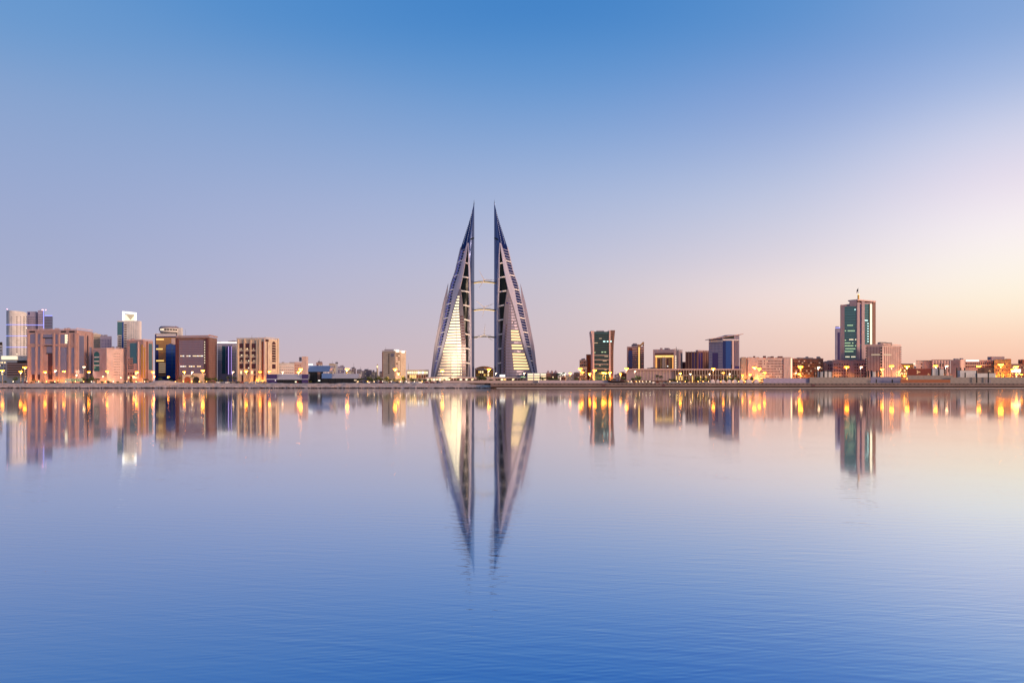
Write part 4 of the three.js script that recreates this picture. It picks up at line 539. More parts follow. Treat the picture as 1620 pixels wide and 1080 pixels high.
{ // ribbed block
  const b = building('ribbed_block', 'cream block of close vertical ribs with a dark window column at its corner', 'building', [[1370.5, 876], [1396.5, 870], [1425.5, 892]], 546, M.pinkLight);
  b.win(0, 1372, 1393, 9, 548.5, 598, 1, M.maroon, 0.42, 1, 'glass_strip'); for (let k = 0; k < 10; k++) b.f(0, 1393.4, 1396.2, 549 + k * 4.6, 551.6 + k * 4.6, M.gDark, 'window', 0.2); b.win(1, 1398.5, 1424.5, 8, 548.5, 600, 1, M.maroon, 0.34, 1, 'glass_strip'); for (let k = 0; k < 11; k++) b.f(0, 1370.2, 1371.6, 550 + k * 4.1, 552 + k * 4.1, M.gDark, 'balcony', 0.7); for (let k = 0; k < 12; k++) b.f(1, 1424.6, 1426.2, 548.6 + k * 3.6, 550.4 + k * 3.6, M.pinkGrey, 'balcony', 0.8);
  b.cap(546, M.trimPink, 1.6, 0.8); for (const [x, w, hh] of [[1394, 7, 4.2], [1404, 5, 3.6]]) box(b.g, 'penthouse', M.stone, X(x, 885) - b.c.x, b.h(546) + hh / 2, -12, w, hh, 7); b.f(0, 1379, 1393, 560, 562, M.dimWarm, 'lit_window', 0.3); b.f(1, 1398, 1410, 560, 562, M.dimWarm, 'lit_window', 0.3);
}
{ const b = building('ochre_low_house', 'low ochre house with a dark flat roof beside the ribbed block', 'building', [[1425, 900], [1446, 900]], 576.5, M.ochre, { deep: 14 }); b.f(0, 1424.5, 1446.5, 575.2, 576.6, M.dark, 'flat_roof', 0.9, 10); b.win(0, 1426, 1445, 5, 579, 598, 4, [M.litWarm, M.gBronze, M.dimWarm], 0.6, 0.4); part(b.g, 'lantern_light', new THREE.SphereGeometry(1.1, 10, 7).translate(X(1447.6, 898) - b.c.x, b.h(575.4), 1), M.litCream); part(b.g, 'lantern_post', tubeGeo(X(1447.6, 898) - b.c.x, 0, b.h(576.4), 1, 0.2), M.dark); }
{ const b = building('pale_flat_block', 'pale flat-roofed block behind the maroon hoarding', 'building', [[1450, 905], [1474.5, 905]], 570.6, M.pinkLight, { deep: 16 }); b.win(0, 1456, 1461, 1, 573, 584, 2, M.maroon, 0.5, 0.5); b.win(0, 1466, 1474, 2, 573, 586, 3, M.trimPink, 0.6, 0.5); b.cap(570.6, M.maroon, 0.6); }
{ const b = building('peach_terrace', 'peach terrace with slim pilasters beside the pale flat block', 'building', [[1474.5, 900], [1505, 900]], 569.3, M.pinkLight, { deep: 16 }); b.piers(0, 1476, 1504, 7, 570, 596, M.trimPink, 0.9, 0.7); b.win(0, 1477, 1503, 6, 573, 590, 2, [M.pink, M.gBronze], 0.5, 0.6); b.cap(569.3, M.maroon, 0.5); b.f(0, 1503.4, 1504.8, 569.5, 590, M.trim, 'edge_strip', 0.9); }
{ const b = building('angled_ochre_block', 'angled terracotta block with one small window slit', 'building', [[1505, 899], [1519, 895], [1527, 903]], 569, M.pink, {}); b.f(0, 1509, 1512.5, 576, 577, M.maroon, 'window', 0.1); b.f(1, 1519.5, 1526.5, 568.5, 600, M.pinkLight, 'pale_flank', 0.5); b.roof(1512, 1522, 569, 2); }  // flank clad in a paler pink than the front
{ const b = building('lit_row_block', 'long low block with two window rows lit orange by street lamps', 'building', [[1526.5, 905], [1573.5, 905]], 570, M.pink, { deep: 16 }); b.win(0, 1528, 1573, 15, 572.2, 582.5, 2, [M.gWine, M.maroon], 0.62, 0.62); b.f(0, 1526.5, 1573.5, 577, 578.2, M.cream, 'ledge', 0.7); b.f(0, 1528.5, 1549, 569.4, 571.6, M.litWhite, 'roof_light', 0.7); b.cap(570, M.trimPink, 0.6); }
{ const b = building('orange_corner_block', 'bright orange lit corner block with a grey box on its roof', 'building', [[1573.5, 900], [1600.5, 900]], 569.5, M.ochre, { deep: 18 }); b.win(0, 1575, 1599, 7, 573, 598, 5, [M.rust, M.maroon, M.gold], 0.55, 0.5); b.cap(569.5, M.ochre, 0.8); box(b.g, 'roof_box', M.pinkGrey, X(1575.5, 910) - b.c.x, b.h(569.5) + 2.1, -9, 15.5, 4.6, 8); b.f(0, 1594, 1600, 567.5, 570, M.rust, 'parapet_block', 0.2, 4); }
{ const b = building('end_block', 'low brown block beyond a bright white shop sign', 'building', [[1600.5, 915], [1720, 915]], 575.5, M.brown, { deep: 18 }); b.win(0, 1602, 1700, 22, 579, 598, 4, [M.rust, M.gWine, M.litWarm, M.ochre], 0.55, 0.5); b.f(0, 1618.5, 1640, 568.5, 576, M.rust, 'upper_storey', 0.1, 8); b.f(0, 1600, 1614, 583.8, 588.6, M.litWhite, 'shop_sign', 2, 0.2); }

// low houses seen through the gaps behind the front row
for (const [x, w, yt, m, label, D] of [[486, 9, 584, M.stone, 'low stone house behind the peach stair tower', 1180], [546, 10, 586, M.cream, 'low cream house under the lamp beyond the long roof pavilion', 1200], [852, 13, 592.5, M.pinkLight, 'low pale house beside the lit shop fronts', 1100], [896, 12, 593, M.stone, 'low stone house between the kiosk and the orange block', 1080], [908, 9, 590, M.brown, 'low brown house against the orange block', 1100], [972, 11, 592, M.pinkGrey, 'low mauve house behind the wooden boat', 1050], [982, 10, 590, M.rust, 'low rust house beside the striped tower', 1000], [1018, 16, 583, M.pinkGrey, 'low mauve house between the striped tower and the portal building', 1050], [1440, 14, 582, M.stone, 'low stone house beyond the ochre house', 1050]]) {
  const b = building('town_house', label, 'building', [[x, D], [x + w, D]], yt, m, { deep: 14 }); b.win(0, x + 0.5, x + w - 0.5, Math.round(w / 2.6), yt + 1.5, 602, 3, [M.gBronze, M.gGrey, M.dimWarm], 0.5, 0.5); b.roof(x + 1, x + w - 1, yt, 2);
}
// which landmark a small repeated thing stands by
const marks = [[45, 'by the hotel podium'], [147, 'before the pink offices'], [200, 'before the block with the green arched window'], [243, 'before the rose brown block'], [280, 'below the blue and gold tower'], [344, 'before the lattice offices'], [376, 'before the violet lit block'], [441, 'before the cream offices'], [487, 'by the silver roofed pavilion'], [566, 'by the blue roofed pavilions'], [604, 'beside the minaret'], [643, 'below the cream hotel'], [680, 'before the low hall of yellow windows'], [750, 'before the cream lit sail tower'], [783, 'between the sail towers'], [852, 'before the grey sail tower'], [917, 'near the gabled hall'], [975, 'below the flared glass tower'], [1022, 'below the striped tower'], [1067, 'before the plain wall of the colonnade'], [1122, 'before the white columns of the colonnade'], [1172, 'before the blue glass offices'], [1254, 'before the cream grid block'], [1318, 'before the brown terrace'], [1370, 'below the green glass tower'], [1427, 'before the ribbed block'], [1480, 'by the maroon hoarding'], [1547, 'before the peach terrace'], [9e9, 'before the orange corner block']];
const by = (px) => marks.find((m) => px < m[0])[1];
// ---------------------------------------------------------------- waterfront: walls, hoardings, posts
function wallRun(name, label, cat, x0, x1, D, y0, y1, m, extra) {          // straight free-standing wall, panel by panel, capped
  const g = thing(name, label, cat, [X((x0 + x1) / 2, D), Y(y1, D), -D]), w = (x1 - x0) * D / F, h = Y(y0, D) - Y(y1, D), n = Math.max(1, Math.round(w / 6));
  for (let i = 0; i < n; i++) box(g, 'panel', m, (i + 0.5) * w / n - w / 2, h / 2, 0, w / n - 0.06, h, 0.5);
  box(g, 'coping', M.concrete, 0, h + 0.08, 0, w + 0.2, 0.18, 0.8);
  if (extra) extra(g, w, h); return g;
}
const yG = (D) => HY - (G - EYE) * F / D;                                   // photo y of the ground at distance D
wallRun('promenade_wall', 'pale lavender promenade wall in front of the colonnade', 'wall', 852, 990, 786, 601.5, yG(786), std('#cbb4bc', 0.85, { map: wallTex }));
wallRun('promenade_wall', 'pale promenade wall under the sail towers', 'wall', 700, 850, 790, 602, yG(790), std('#cbb0aa', 0.85, { map: wallTex }));
wallRun('lilac_wall', 'lilac grey boundary wall with sloping end near the cream grid block', 'wall', 1208, 1282, 784, 598.2, yG(784), std('#b8a6be', 0.85, { map: wallTex }));
wallRun('grey_retaining_wall', 'high grey retaining wall carrying white blocks and black pillars', 'wall', 1281, 1377, 782, 596.8, yG(782), M.concrete);
wallRun('blue_grey_wall', 'blue grey retaining wall below the ribbed block', 'wall', 1378, 1426, 783, 596.3, yG(783), std('#8f8aa6', 0.85, { map: wallTex }));
wallRun('brick_plinth', 'low orange brick plinth beneath the maroon hoarding', 'wall', 1425, 1504, 772, 600.2, 605.4, std('#b06a4a', 0.9, { map: wallTex }));
wallRun('upper_grey_wall', 'grey wall behind the brick plinth', 'wall', 1436, 1508, 784, 594, yG(784), M.concrete);
wallRun('end_retaining_wall', 'long grey retaining wall with a grey metal gate', 'wall', 1504, 1760, 780, 597, yG(780), M.concrete, (g, w) => { const at = (px) => (px - 1632) * 780 / F; box(g, 'gate', M.grey, at(1563), 1.9, 0.2, 4.6, 3.6, 0.3); box(g, 'door', M.grey, at(1567.3), 1.9, 0.2, 1.1, 3.6, 0.3); });
// white equipment blocks
for (const [x0, x1, y0, D, label] of [[1297, 1302, 588, 792, 'tall white block beside three black pillars'], [1303.4, 1309.5, 587.5, 792, 'white block between two black pillars'], [1311, 1316, 588, 792, 'white block next to the last black pillar of its row'], [1381, 1386, 588, 792, 'small white block near the blue grey wall'], [1476, 1485, 583, 794, 'pale block behind a black pillar by the hoarding'], [1488, 1494, 584, 794, 'pale block between black pillars near the peach terrace'], [1519.5, 1545, 586, 790, 'wide white equipment room with one dark slit'], [1547, 1576, 590.5, 789, 'long low white plant room below the brown hoarding']]) {
  const g = thing('equipment_block', label, 'equipment block', [X((x0 + x1) / 2, D), G, -D]), w = (x1 - x0) * D / F, h = Y(y0, D) - G; part(g, 'body', prism([[-w / 2, 0], [w / 2, 0], [w / 2, -5], [-w / 2, -5]], 0, h), M.white); box(g, 'roof_slab', M.concrete, 0, h + 0.1, -2.5, w + 0.3, 0.25, 5.4); box(g, 'door', M.grey, w * 0.2, 1.1, 0.03, Math.min(1, w * 0.3), 2.2, 0.12);
}
{ const D = 791; for (const [x, y0, y1, D2] of [[1289.3, 587, 593.4, D], [1293, 587, 593.4, D], [1297, 587, 593.4, D], [1304.2, 587, 595.4, 788], [1310.4, 586, 595.6, 788], [1371, 586.8, 593.2, D], [1374.8, 586.6, 593, D], [1379.4, 586.4, 593, D], [1387.6, 586.2, 595, 788], [1392.4, 586.5, 595.2, 788], [1485.6, 581.3, 592.2, 790], [1495.4, 581, 592, 790], [1514.4, 582, 586.5, D], [1520.3, 582, 586, D], [1526.6, 582, 586, D], [1527.6, 589.6, 596.4, 787], [1546, 586.5, 603, 777], [1564.4, 588.5, 603.4, 777], [1572.2, 581.2, 590.2, 792], [1412.2, 600.2, 604.6, 778], [1387, 600, 604, 778]]) {
  const b0 = D2 < 780 ? Math.min(Y(y1, D2), G + 0.02) : G, h = Y(y0, D2) - b0, p = thing('black_pillar', 'black cylindrical pillar standing on the waterfront ' + by(x), 'pillar', [X(x, D2), b0, -D2], 0, 'black pillars along the waterfront');
  part(p, 'shaft', tubeGeo(0, 0, h, 0, 0.62, 0.58, 12), M.black); part(p, 'cap', tubeGeo(0, h, h + 0.25, 0, 0.72, 0.66, 12), M.dark); part(p, 'base', tubeGeo(0, 0, 0.3, 0, 0.85, 0.8, 12), M.dark); } }
// hoardings with a pale emblem
function hoarding(name, label, x0, x1, D, y0, y1, m, marks) {
  const b0 = Y(y1, D), g = thing(name, label, 'hoarding', [X((x0 + x1) / 2, D), G, -D]), w = (x1 - x0) * D / F, h = Y(y0, D) - b0, lift = b0 - G, n = Math.round(w / 4);
  for (let i = 0; i < n; i++) box(g, 'panel', m, (i + 0.5) * w / n - w / 2, lift + h / 2, 0, w / n - 0.04, h, 0.15);
  for (let i = 0; i <= n; i += 2) box(g, 'post', M.dark, i * w / n - w / 2, (lift + h) / 2, -0.3, 0.18, lift + h, 0.18);
  box(g, 'edge_post', M.black, w / 2 - 0.4, lift + h / 2, 0.06, 0.9, h, 0.3);
  for (const [px, py, r, k] of marks) { const s = new THREE.Shape(); for (let i = 0; i <= 24; i++) { const a = i / 24 * Math.PI * 2, q = r * (0.62 + 0.38 * Math.cos(a * 3 + k)); i ? s.lineTo(Math.cos(a) * q * 1.25, Math.sin(a) * q) : s.moveTo(Math.cos(a) * q * 1.25, Math.sin(a) * q); } part(g, 'painted_emblem', new THREE.ExtrudeGeometry(s, { depth: 0.03, bevelEnabled: false }).translate(X(px, D) - X((x0 + x1) / 2, D), Y(py, D) - G, 0.08), std('#f0c890', 0.7)); }
}
hoarding('maroon_hoarding', 'long maroon hoarding with pale painted emblems', 1436.5, 1475, 787, 583, 593.6, std('#7a2e22', 0.8), [[1453, 588.4, 2, 0], [1469.5, 592, 1.1, 1]]);
hoarding('brown_hoarding', 'brown hoarding with one small pale mark above the white plant room', 1548, 1573, 797, 581.5, 590.4, std('#6a4636', 0.8), [[1566.3, 586.6, 1.2, 2]]);
{ // green and white site sign
  const D = 838, g = thing('green_sign_board', 'long low green and white sign board at the foot of the pink offices', 'sign', [X(116, D), G, -D]); box(g, 'board', std('#c9c6a8', 0.8), 0, 3.6, 0, 19, 3.4, 0.3); box(g, 'green_field', std('#3f7a4a', 0.8), 3, 3.5, 0.17, 11, 2.2, 0.06); for (const x of [-8, 0, 8]) box(g, 'post', M.dark, x, 1.2, -0.1, 0.25, 2.4, 0.25); for (let k = 0; k < 4; k++) box(g, 'lettering_bar', std('#d8d6c0', 0.8), -0.6 + k * 2.5, 3.5, 0.22, 1.5, 0.7, 0.04);
}
// white awnings by the sea wall
for (let k = 0; k < 8; k++) {
  const D = 784, x = [1128, 1136, 1144.5, 1154, 1163, 1173, 1185, 1197][k], w = [7, 5, 6, 6, 6, 6, 9, 8][k] * D / F, g = thing('white_awning', 'white peaked awning standing in a row along the sea wall', 'awning', [X(x, D), G, -D], 0, 'white awnings along the sea wall'), h = rr(1.9, 2.5);
  part(g, 'canopy', new THREE.ConeGeometry(w * 0.7, 1.5, 4).rotateY(Math.PI / 4).scale(1, 1, 0.6).translate(0, h + 0.75, 0), std('#e6d2ca', 0.8)); part(g, 'side_cloth', boxGeo(0, h / 2, 0, w * 0.96, h, w * 0.52), std('#d9c4c0', 0.85)); for (const s of [-1, 1]) part(g, 'pole', tubeGeo(s * w * 0.49, 0, h, w * 0.29, 0.08), M.dark);
}
{ // dark wooden boat on the quay
  const D = 783, g = thing('wooden_boat', 'dark wooden boat with a raised prow resting behind the sea wall', 'boat', [X(976, D), G, -D]), L = 19, pos = [], idx = [], n = 16, m = 6;
  for (let i = 0; i <= n; i++) { const t = i / n * 2 - 1, b = 2.4 * Math.sqrt(Math.max(0, 1 - Math.abs(t) ** 2.6)), rim = 2.1 + (t < 0 ? 1.5 * t * t : 0.5 * t * t), keel = 0.2 + (t < -0.6 ? (-t - 0.6) * 3 : 0); for (let j = 0; j <= m; j++) { const a = j / m * Math.PI; pos.push(t * L / 2, rim + (keel - rim) * Math.sin(a) ** 0.8, Math.cos(a) * b); } if (i) for (let j = 0; j < m; j++) { const a = (i - 1) * (m + 1) + j; idx.push(a, a + 1, a + m + 1, a + 1, a + m + 2, a + m + 1); } }
  const q = new THREE.BufferGeometry(); q.setAttribute('position', new THREE.Float32BufferAttribute(pos, 3)); q.setIndex(idx); q.computeVertexNormals(); part(g, 'hull', q, std('#2c1c1e', 0.7, { side: THREE.DoubleSide })); part(g, 'deck', boxGeo(0.5, 1.7, 0, 15, 0.15, 3.4), M.trimBrown); part(g, 'cabin', boxGeo(5.6, 2.9, 0, 4, 2.4, 2.6), std('#4a2c2a', 0.7)); part(g, 'mast', tubeGeo(-1.5, 1.7, 12, 0, 0.2, 0.1, 6), M.trimBrown); for (const x of [-5, 0, 5]) part(g, 'cradle', boxGeo(x, 0.25, 0, 0.5, 0.5, 3), M.dark);
}

// ---------------------------------------------------------------- street lamps
const lampSodium = glow(1, 0.27, 0.012, 48), lampWhite = glow(1, 0.6, 0.3, 10);
function lampProto(white) {
  const g = new THREE.Group(); g.name = white ? 'white_lamp' : 'street_lamp'; const H = 10;
  part(g, 'pole', new THREE.LatheGeometry([[0.32, 0], [0.3, 0.8], [0.17, 0.9], [0.09, H]].map((p) => new THREE.Vector2(...p)), 8), std('#8d8078', 0.5, { metalness: 0.4 }));
  for (const s of white ? [1] : [-1, 1]) {
    part(g, 'arm', new THREE.TubeGeometry(new THREE.QuadraticBezierCurve3(new THREE.Vector3(0, H - 0.6, 0), new THREE.Vector3(0, H + 0.3, 0), new THREE.Vector3(s * 0.45, H + 0.25, 0.1)), 6, 0.07, 5), std('#8d8078', 0.5, { metalness: 0.4 }));
    const hd = part(g, 'lamp_head', new THREE.SphereGeometry(0.84, 10, 4, 0, Math.PI * 2, 0, Math.PI / 2).scale(1, 0.5, 0.8).translate(s * 0.5, H + 0.2, 0.1), M.dark);
    part(hd, 'lamp_glass', new THREE.SphereGeometry(0.82, 10, 5, 0, Math.PI * 2, Math.PI / 2, Math.PI / 2).scale(1, 0.8, 0.85).translate(s * 0.5, H + 0.18, 0.1), white ? lampWhite : lampSodium);
  }
  return g;
}
const sodiums = [lampSodium, glow(1, 0.25, 0.01, 34), glow(1, 0.31, 0.02, 60), glow(1, 0.28, 0.015, 26)];   // lamps age unevenly
const P0 = lampProto(false), P1 = lampProto(true);
function lamp(proto, label, group, px, py, D) { const o = proto.clone(); o.name = numbered(proto.name); const s = (Y(py, D) - G) / 10.1; o.position.set(X(px, D), G, -D); o.scale.set(Math.max(0.8, s), s, Math.max(0.8, s)); o.rotation.y = rr(-0.4, 0.4); scene.add(o); tag(o, label + ' ' + by(px), 'street lamp', group);
  const white = proto === P1, own = pick(sodiums); if (!white) o.traverse((q) => { if (q.name === 'lamp_glass') q.material = own; });
  const l = new THREE.SpotLight(white ? new THREE.Color(1, 0.8, 0.58) : new THREE.Color(1, 0.44, 0.08), white ? 700 : 110 * own.emissiveIntensity, 0, 1.42, 0.3, 2); l.name = 'lamp_light'; l.position.set(0, 9.3, 0.3); l.target.position.set(0, 0, 0.3); l.castShadow = true; l.shadow.radius = 10; o.add(l, l.target); }
const nearFacade = (px, D) => px < 200 ? 866 : px < 260 ? 866 : px > 380 && px < 430 ? 858 : px > 915 && px < 970 ? 916 : px > 1185 && px < 1215 ? 890 : px > 1255 && px < 1300 ? 914 : px > 1335 && px < 1365 ? 890 : px > 1390 && px < 1415 ? 858 : px > 1425 ? 886 : D;   // lamps stand on the pavement before the facades
for (const [px, py, D] of [[3, 586, 830], [32, 587.5, 815], [38.5, 580.5, 860], [70.5, 588, 812], [100.5, 587, 815], [140, 588, 812], [169, 587, 815], [211, 595, 812], [216, 588, 818], [241.5, 588, 815], [243.5, 595, 812], [265.6, 596, 815], [291, 588, 815], [320.5, 586, 815], [389, 586.5, 818], [411, 588, 815], [426, 587.3, 816], [472, 588, 822], [475.5, 583.5, 830], [549, 583.5, 850], [625, 583.5, 840], [630, 590.5, 842], [699.6, 586.5, 850], [773.5, 583.6, 846], [902, 590, 815], [918, 583, 815], [921.5, 588.5, 812], [941, 585.5, 815], [933, 591, 812], [954, 589.5, 815], [958, 589.5, 813], [965, 589, 815], [982, 591, 815], [991.4, 582.5, 800], [1076.5, 590, 815], [1128.6, 583, 800], [1144.5, 589.5, 812], [1175, 593.5, 810], [1193.8, 580.5, 800], [1201.5, 583, 805], [1210, 589.5, 812], [1187, 592, 815], [1266.8, 580, 800], [1264.5, 591.5, 812], [1340, 580, 805], [1396, 583.5, 805], [1411, 578.5, 805], [1431, 594.5, 806], [1435.5, 579, 850], [1480.5, 578.3, 810], [1549, 579, 812], [1584, 576.3, 812], [1608.5, 579.5, 812], [1603, 584.5, 815], [1609, 592, 812], [1617, 592, 812]]) lamp(P0, 'amber double-headed street lamp', 'amber street lamps along the waterfront', px, py, nearFacade(px, D));
for (const [px, py, D] of [[86.5, 586, 850], [120, 593, 825], [131, 580, 880], [162, 595, 815], [190, 597, 815], [303, 588, 850], [367.5, 588, 815], [446, 588.5, 850], [784, 590, 830], [829, 590, 850], [1004, 587, 840], [1092, 591, 830], [1122, 591, 820], [1154, 591, 830], [1259, 589.5, 812], [1294.5, 580.5, 830], [1361.7, 580, 830], [1497, 578.5, 830]]) lamp(P1, 'single-headed pale white street lamp', 'pale street lamps along the waterfront', px, py, D);

// low globe lights along the promenade
const globeM = [glow(1, 0.62, 0.28, 14), glow(1, 0.45, 0.1, 18), glow(1, 0.8, 0.55, 10)], globe = new THREE.SphereGeometry(0.3, 8, 6).translate(0, 1.7, 0), stem = tubeGeo(0, 0, 1.45, 0, 0.1, 0.07, 6), collar = tubeGeo(0, 1.4, 1.5, 0, 0.2, 0.2, 8);
for (const [a, b, step, D] of [[20, 260, 17, 806], [268, 330, 11, 806], [566, 680, 12, 803], [745, 800, 6, 806], [845, 930, 9, 806], [930, 992, 6, 806], [994, 1030, 6, 803], [1060, 1215, 10, 804], [1576, 1630, 7, 806]]) for (let x = a; x < b; x += step * rr(0.7, 1.3)) {
  const k = pick([0, 1, 1, 2]), g = thing('globe_light', ['warm', 'amber', 'pale'][k] + ' low globe light on the promenade ' + by(x), 'globe light', [X(x, D), G + 0.006, -D], 0, 'globe lights along the promenade'); part(g, 'stem', stem, M.dark); part(g, 'collar', collar, M.dark); part(g, 'lamp_globe', globe, globeM[k]);
  const l = new THREE.SpotLight(globeM[k].emissive, 60, 0, 1.3, 0.5, 2); l.name = 'globe_glow_light'; l.position.set(0, 1.35, 0); l.target.position.set(0, 0, 0); l.castShadow = true; l.shadow.radius = 6; g.add(l, l.target);
}

// ---------------------------------------------------------------- trees, palms, hedges
const leafM = [std('#4a5a2c', 0.9, { side: THREE.DoubleSide }), std('#3c4a26', 0.9, { side: THREE.DoubleSide }), std('#5c5a2c', 0.9, { side: THREE.DoubleSide })], bark = std('#5a463a', 0.9);
function crownGeo(n, w, h, lobes) {
  const gs = [], c = Array.from({ length: lobes }, () => [rr(-0.6, 0.6) * w, rr(-0.45, 0.5) * h, rr(-0.5, 0.5) * w, rr(0.35, 0.6)]);
  for (let i = 0; i < n; i++) { const L = c[i % lobes], a = rr(0, 6.28), u = rr(-1, 1), q = Math.cbrt(rr(0.2, 1)) * L[3], s = rr(0.3, 0.62); const p = new THREE.PlaneGeometry(s, s * 0.7); p.rotateX(rr(0, 3.1)); p.rotateY(rr(0, 6.28)); p.translate(L[0] + Math.cos(a) * Math.sqrt(1 - u * u) * q * w, L[1] + u * q * h, L[2] + Math.sin(a) * Math.sqrt(1 - u * u) * q * w); gs.push(p); }
  return mergeGeometries(gs);
}
const trees = [0, 1, 2].map((k) => {
  const g = new THREE.Group(); g.name = ['shade_tree', 'shade_tree', 'bush'][k]; const hh = [5, 4.2, 1.6][k];
  const tr = [tubeGeo(0, 0, hh * 0.8, 0, 0.28, 0.14, 6)]; for (let i = 0; i < 4; i++) { const b = new THREE.CylinderGeometry(0.05, 0.11, hh * 0.5, 5); b.translate(0, hh * 0.25, 0); b.rotateZ(rr(0.4, 0.9)); b.rotateY(i * 1.57 + rr(-0.4, 0.4)); b.translate(0, hh * 0.6, 0); tr.push(b); }
  part(g, 'trunk', mergeGeometries(tr), bark); part(g, 'crown', crownGeo([520, 460, 300][k], [3.2, 3.6, 2.6][k], [2.6, 2, 1.3][k], [9, 8, 6][k]).translate(0, hh, 0), leafM[k]); return g;
});
const palm = (() => {
  const g = new THREE.Group(); g.name = 'palm_tree'; part(g, 'trunk', new THREE.CylinderGeometry(0.22, 0.34, 8, 7).translate(0, 4, 0), bark);
  for (let i = 0; i < 15; i++) { const a = i * 2.4, up = rr(-0.35, 0.75), gs = []; const pt = (t) => [Math.cos(a) * t * 2.9, 8 + Math.sin(up) * t * 2.4 - t * t * 1.9, Math.sin(a) * t * 2.9]; for (let k = 1; k <= 7; k++) for (const s of [-1, 1]) { const t = k / 7, p = pt(t), q = pt(t - 0.14), l = 0.75 * (1.15 - t * 0.7), px = -Math.sin(a) * s * l, pz = Math.cos(a) * s * l; const b = new THREE.BufferGeometry(); b.setAttribute('position', new THREE.Float32BufferAttribute([...q, ...p, p[0] + px, p[1] - l * 0.5, p[2] + pz], 3)); gs.push(b); } const f = mergeGeometries(gs); f.computeVertexNormals(); part(g, 'frond', f, leafM[i % 2]); }
  return g;
})();
function plant(proto, label, cat, group, px, D, s) { const o = proto.clone(); o.name = numbered(proto.name); o.position.set(X(px, D), G, -D); o.rotation.y = rr(0, 6.28); o.scale.set(s * rr(0.9, 1.15), s, s * rr(0.9, 1.1)); scene.add(o); tag(o, label + ' ' + by(px), cat, group); }
const treeXs = [[24, 1], [52, 0.8], [131, 1], [137, 0.9], [144, 1.1], [152, 1], [206, 0.8], [231, 0.9], [253, 0.9], [270, 0.8], [326, 1], [333, 1.1], [341, 0.9], [350, 0.8], [566, 0.9], [571, 1.1], [584, 1.1], [590, 0.8], [597, 1.2], [603, 1], [611, 1.1], [616, 0.9], [624, 0.8], [629, 0.9], [638, 1.2], [640, 1], [651, 0.9], [655, 0.9], [664, 0.8], [672, 0.9], [680, 0.8], [692, 0.7], [703, 0.8], [714, 0.7], [724, 0.9], [733, 0.7], [741, 0.8], [752, 0.9], [758, 1.3], [762, 1.4], [767, 1.2], [777, 0.9], [788, 0.8], [797, 0.7], [806, 0.8], [815, 0.8], [823, 0.7], [859, 1.3], [870, 1], [876, 1.1], [882, 1], [905, 0.7], [912, 0.9], [924, 0.9], [936, 0.8], [948, 0.9], [962, 1], [970, 1], [986, 1.1], [1003, 1.1], [1011, 1.2], [1062, 0.9], [1068, 0.8], [1086, 0.8], [1104, 1.1], [1112, 1.1], [1119, 0.9], [1140, 0.9], [1149, 1], [1158, 1.1], [1168, 0.9], [1181, 0.9], [1190, 1.1], [1206, 0.9], [1215, 0.9], [1237, 0.8], [1420, 1], [1425, 0.9], [1580, 0.8], [1592, 0.9]];
treeXs.forEach(([px, s], i) => plant(trees[i % 2], i % 2 ? 'broad low olive shade tree' : 'dense dark green shade tree', 'tree', i % 2 ? 'broad shade trees by the road' : 'dense shade trees by the road', px, (px > 670 && px < 850 ? 880 : 836) + rr(-6, 8), s * 0.95));
for (let px = -10; px < 1240; px += rr(7, 15)) plant(trees[2], 'small round roadside bush', 'bush', 'roadside bushes', px, 808 + rr(-1, 2), rr(0.6, 1));
for (const [px, D, s] of [[304, 826, 1.05], [284, 830, 0.8], [360, 830, 0.9], [368, 832, 0.9], [372, 830, 0.8], [885, 905, 1.5], [891.5, 905, 1.6], [1040, 850, 1.15], [1046, 852, 1.05], [1007, 842, 1], [1164, 840, 1.1], [1085, 845, 0.9], [712, 900, 0.9], [826, 905, 0.9]]) plant(palm, 'date palm with drooping fronds', 'palm tree', 'palms near the waterfront', px, D, s);

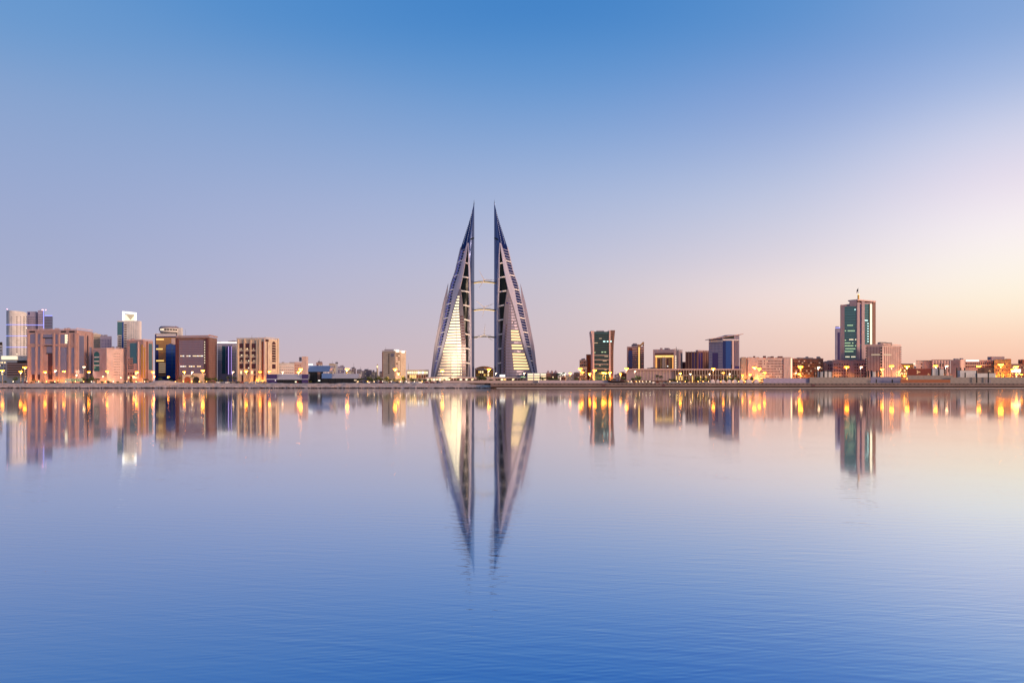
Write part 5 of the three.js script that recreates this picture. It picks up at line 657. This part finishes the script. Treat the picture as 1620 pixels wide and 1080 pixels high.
// ---------------------------------------------------------------- parked cars
const carBody = new THREE.Shape([[-2.25, 0.35], [2.25, 0.35], [2.28, 0.75], [1.9, 0.92], [1.1, 1.0], [-1.55, 1.02], [-2.2, 0.98]].map((p) => new THREE.Vector2(...p))), carCab = new THREE.Shape([[-1.75, 1.0], [1.15, 1.0], [0.45, 1.52], [-1.2, 1.54]].map((p) => new THREE.Vector2(...p)));
const bodyGeo = new THREE.ExtrudeGeometry(carBody, { depth: 1.6, bevelEnabled: true, bevelSize: 0.07, bevelThickness: 0.07, bevelSegments: 1 }).translate(0, 0, -0.8), cabGeo = new THREE.ExtrudeGeometry(carCab, { depth: 1.35, bevelEnabled: false }).translate(0, 0, -0.675), roofGeo = boxGeo(-0.38, 1.55, 0, 1.6, 0.06, 1.36), wheelGeo = new THREE.CylinderGeometry(0.33, 0.33, 0.22, 10).rotateX(Math.PI / 2);
const carKinds = [['white', '#dedad8'], ['silver', '#9a9aa4'], ['black', '#18181c'], ['red', '#8e1f1c'], ['blue', '#2c3f6e'], ['beige', '#b39c84']].map(([n, c]) => { const g = new THREE.Group(), m = std(c, 0.35, { metalness: 0.2 }); part(g, 'body', bodyGeo, m); part(g, 'cabin_glass', cabGeo, M.gDark); part(g, 'roof', roofGeo, m); for (const x of [-1.4, 1.4]) for (const z of [-0.78, 0.78]) part(g, 'wheel', wheelGeo, M.black).position.set(x, 0.33, z); for (const s of [-1, 1]) { const h = part(g, 'headlight', unit, M.trim); h.position.set(2.3, 0.72, s * 0.6); h.scale.set(0.08, 0.16, 0.34); } return [n, g]; });
function car(px, D, kind) { const [n, proto] = carKinds[kind ?? [0, 0, 0, 1, 1, 2, 3, 4, 5][Math.floor(rnd() * 9)]], o = proto.clone(); o.name = numbered('parked_car'); o.position.set(X(px, D), G + 0.008, -D); o.rotation.y = pick([0, Math.PI, 0.5, 1.57, 1.4, -0.3]); scene.add(o); tag(o, n + ' parked car on the road ' + by(px), 'car', n + ' cars on the waterfront'); }
for (const [a, b, step, D] of [[345, 420, 7, 797], [566, 676, 5.6, 796], [676, 775, 8, 800], [850, 960, 9, 798], [994, 1030, 4.4, 795], [1030, 1060, 5, 797], [1056, 1128, 4.8, 795], [1130, 1210, 9, 799], [40, 230, 22, 800]]) for (let x = a; x < b; x += step * rr(0.8, 1.3)) car(x, D + rr(-0.6, 0.6));
car(602, 793, 3); car(1058, 793, 5);

// ---------------------------------------------------------------- finish
scene.traverse((o) => { if (o.isMesh) { o.castShadow = true; o.receiveShadow = true; } });
renderer.render(scene, camera);
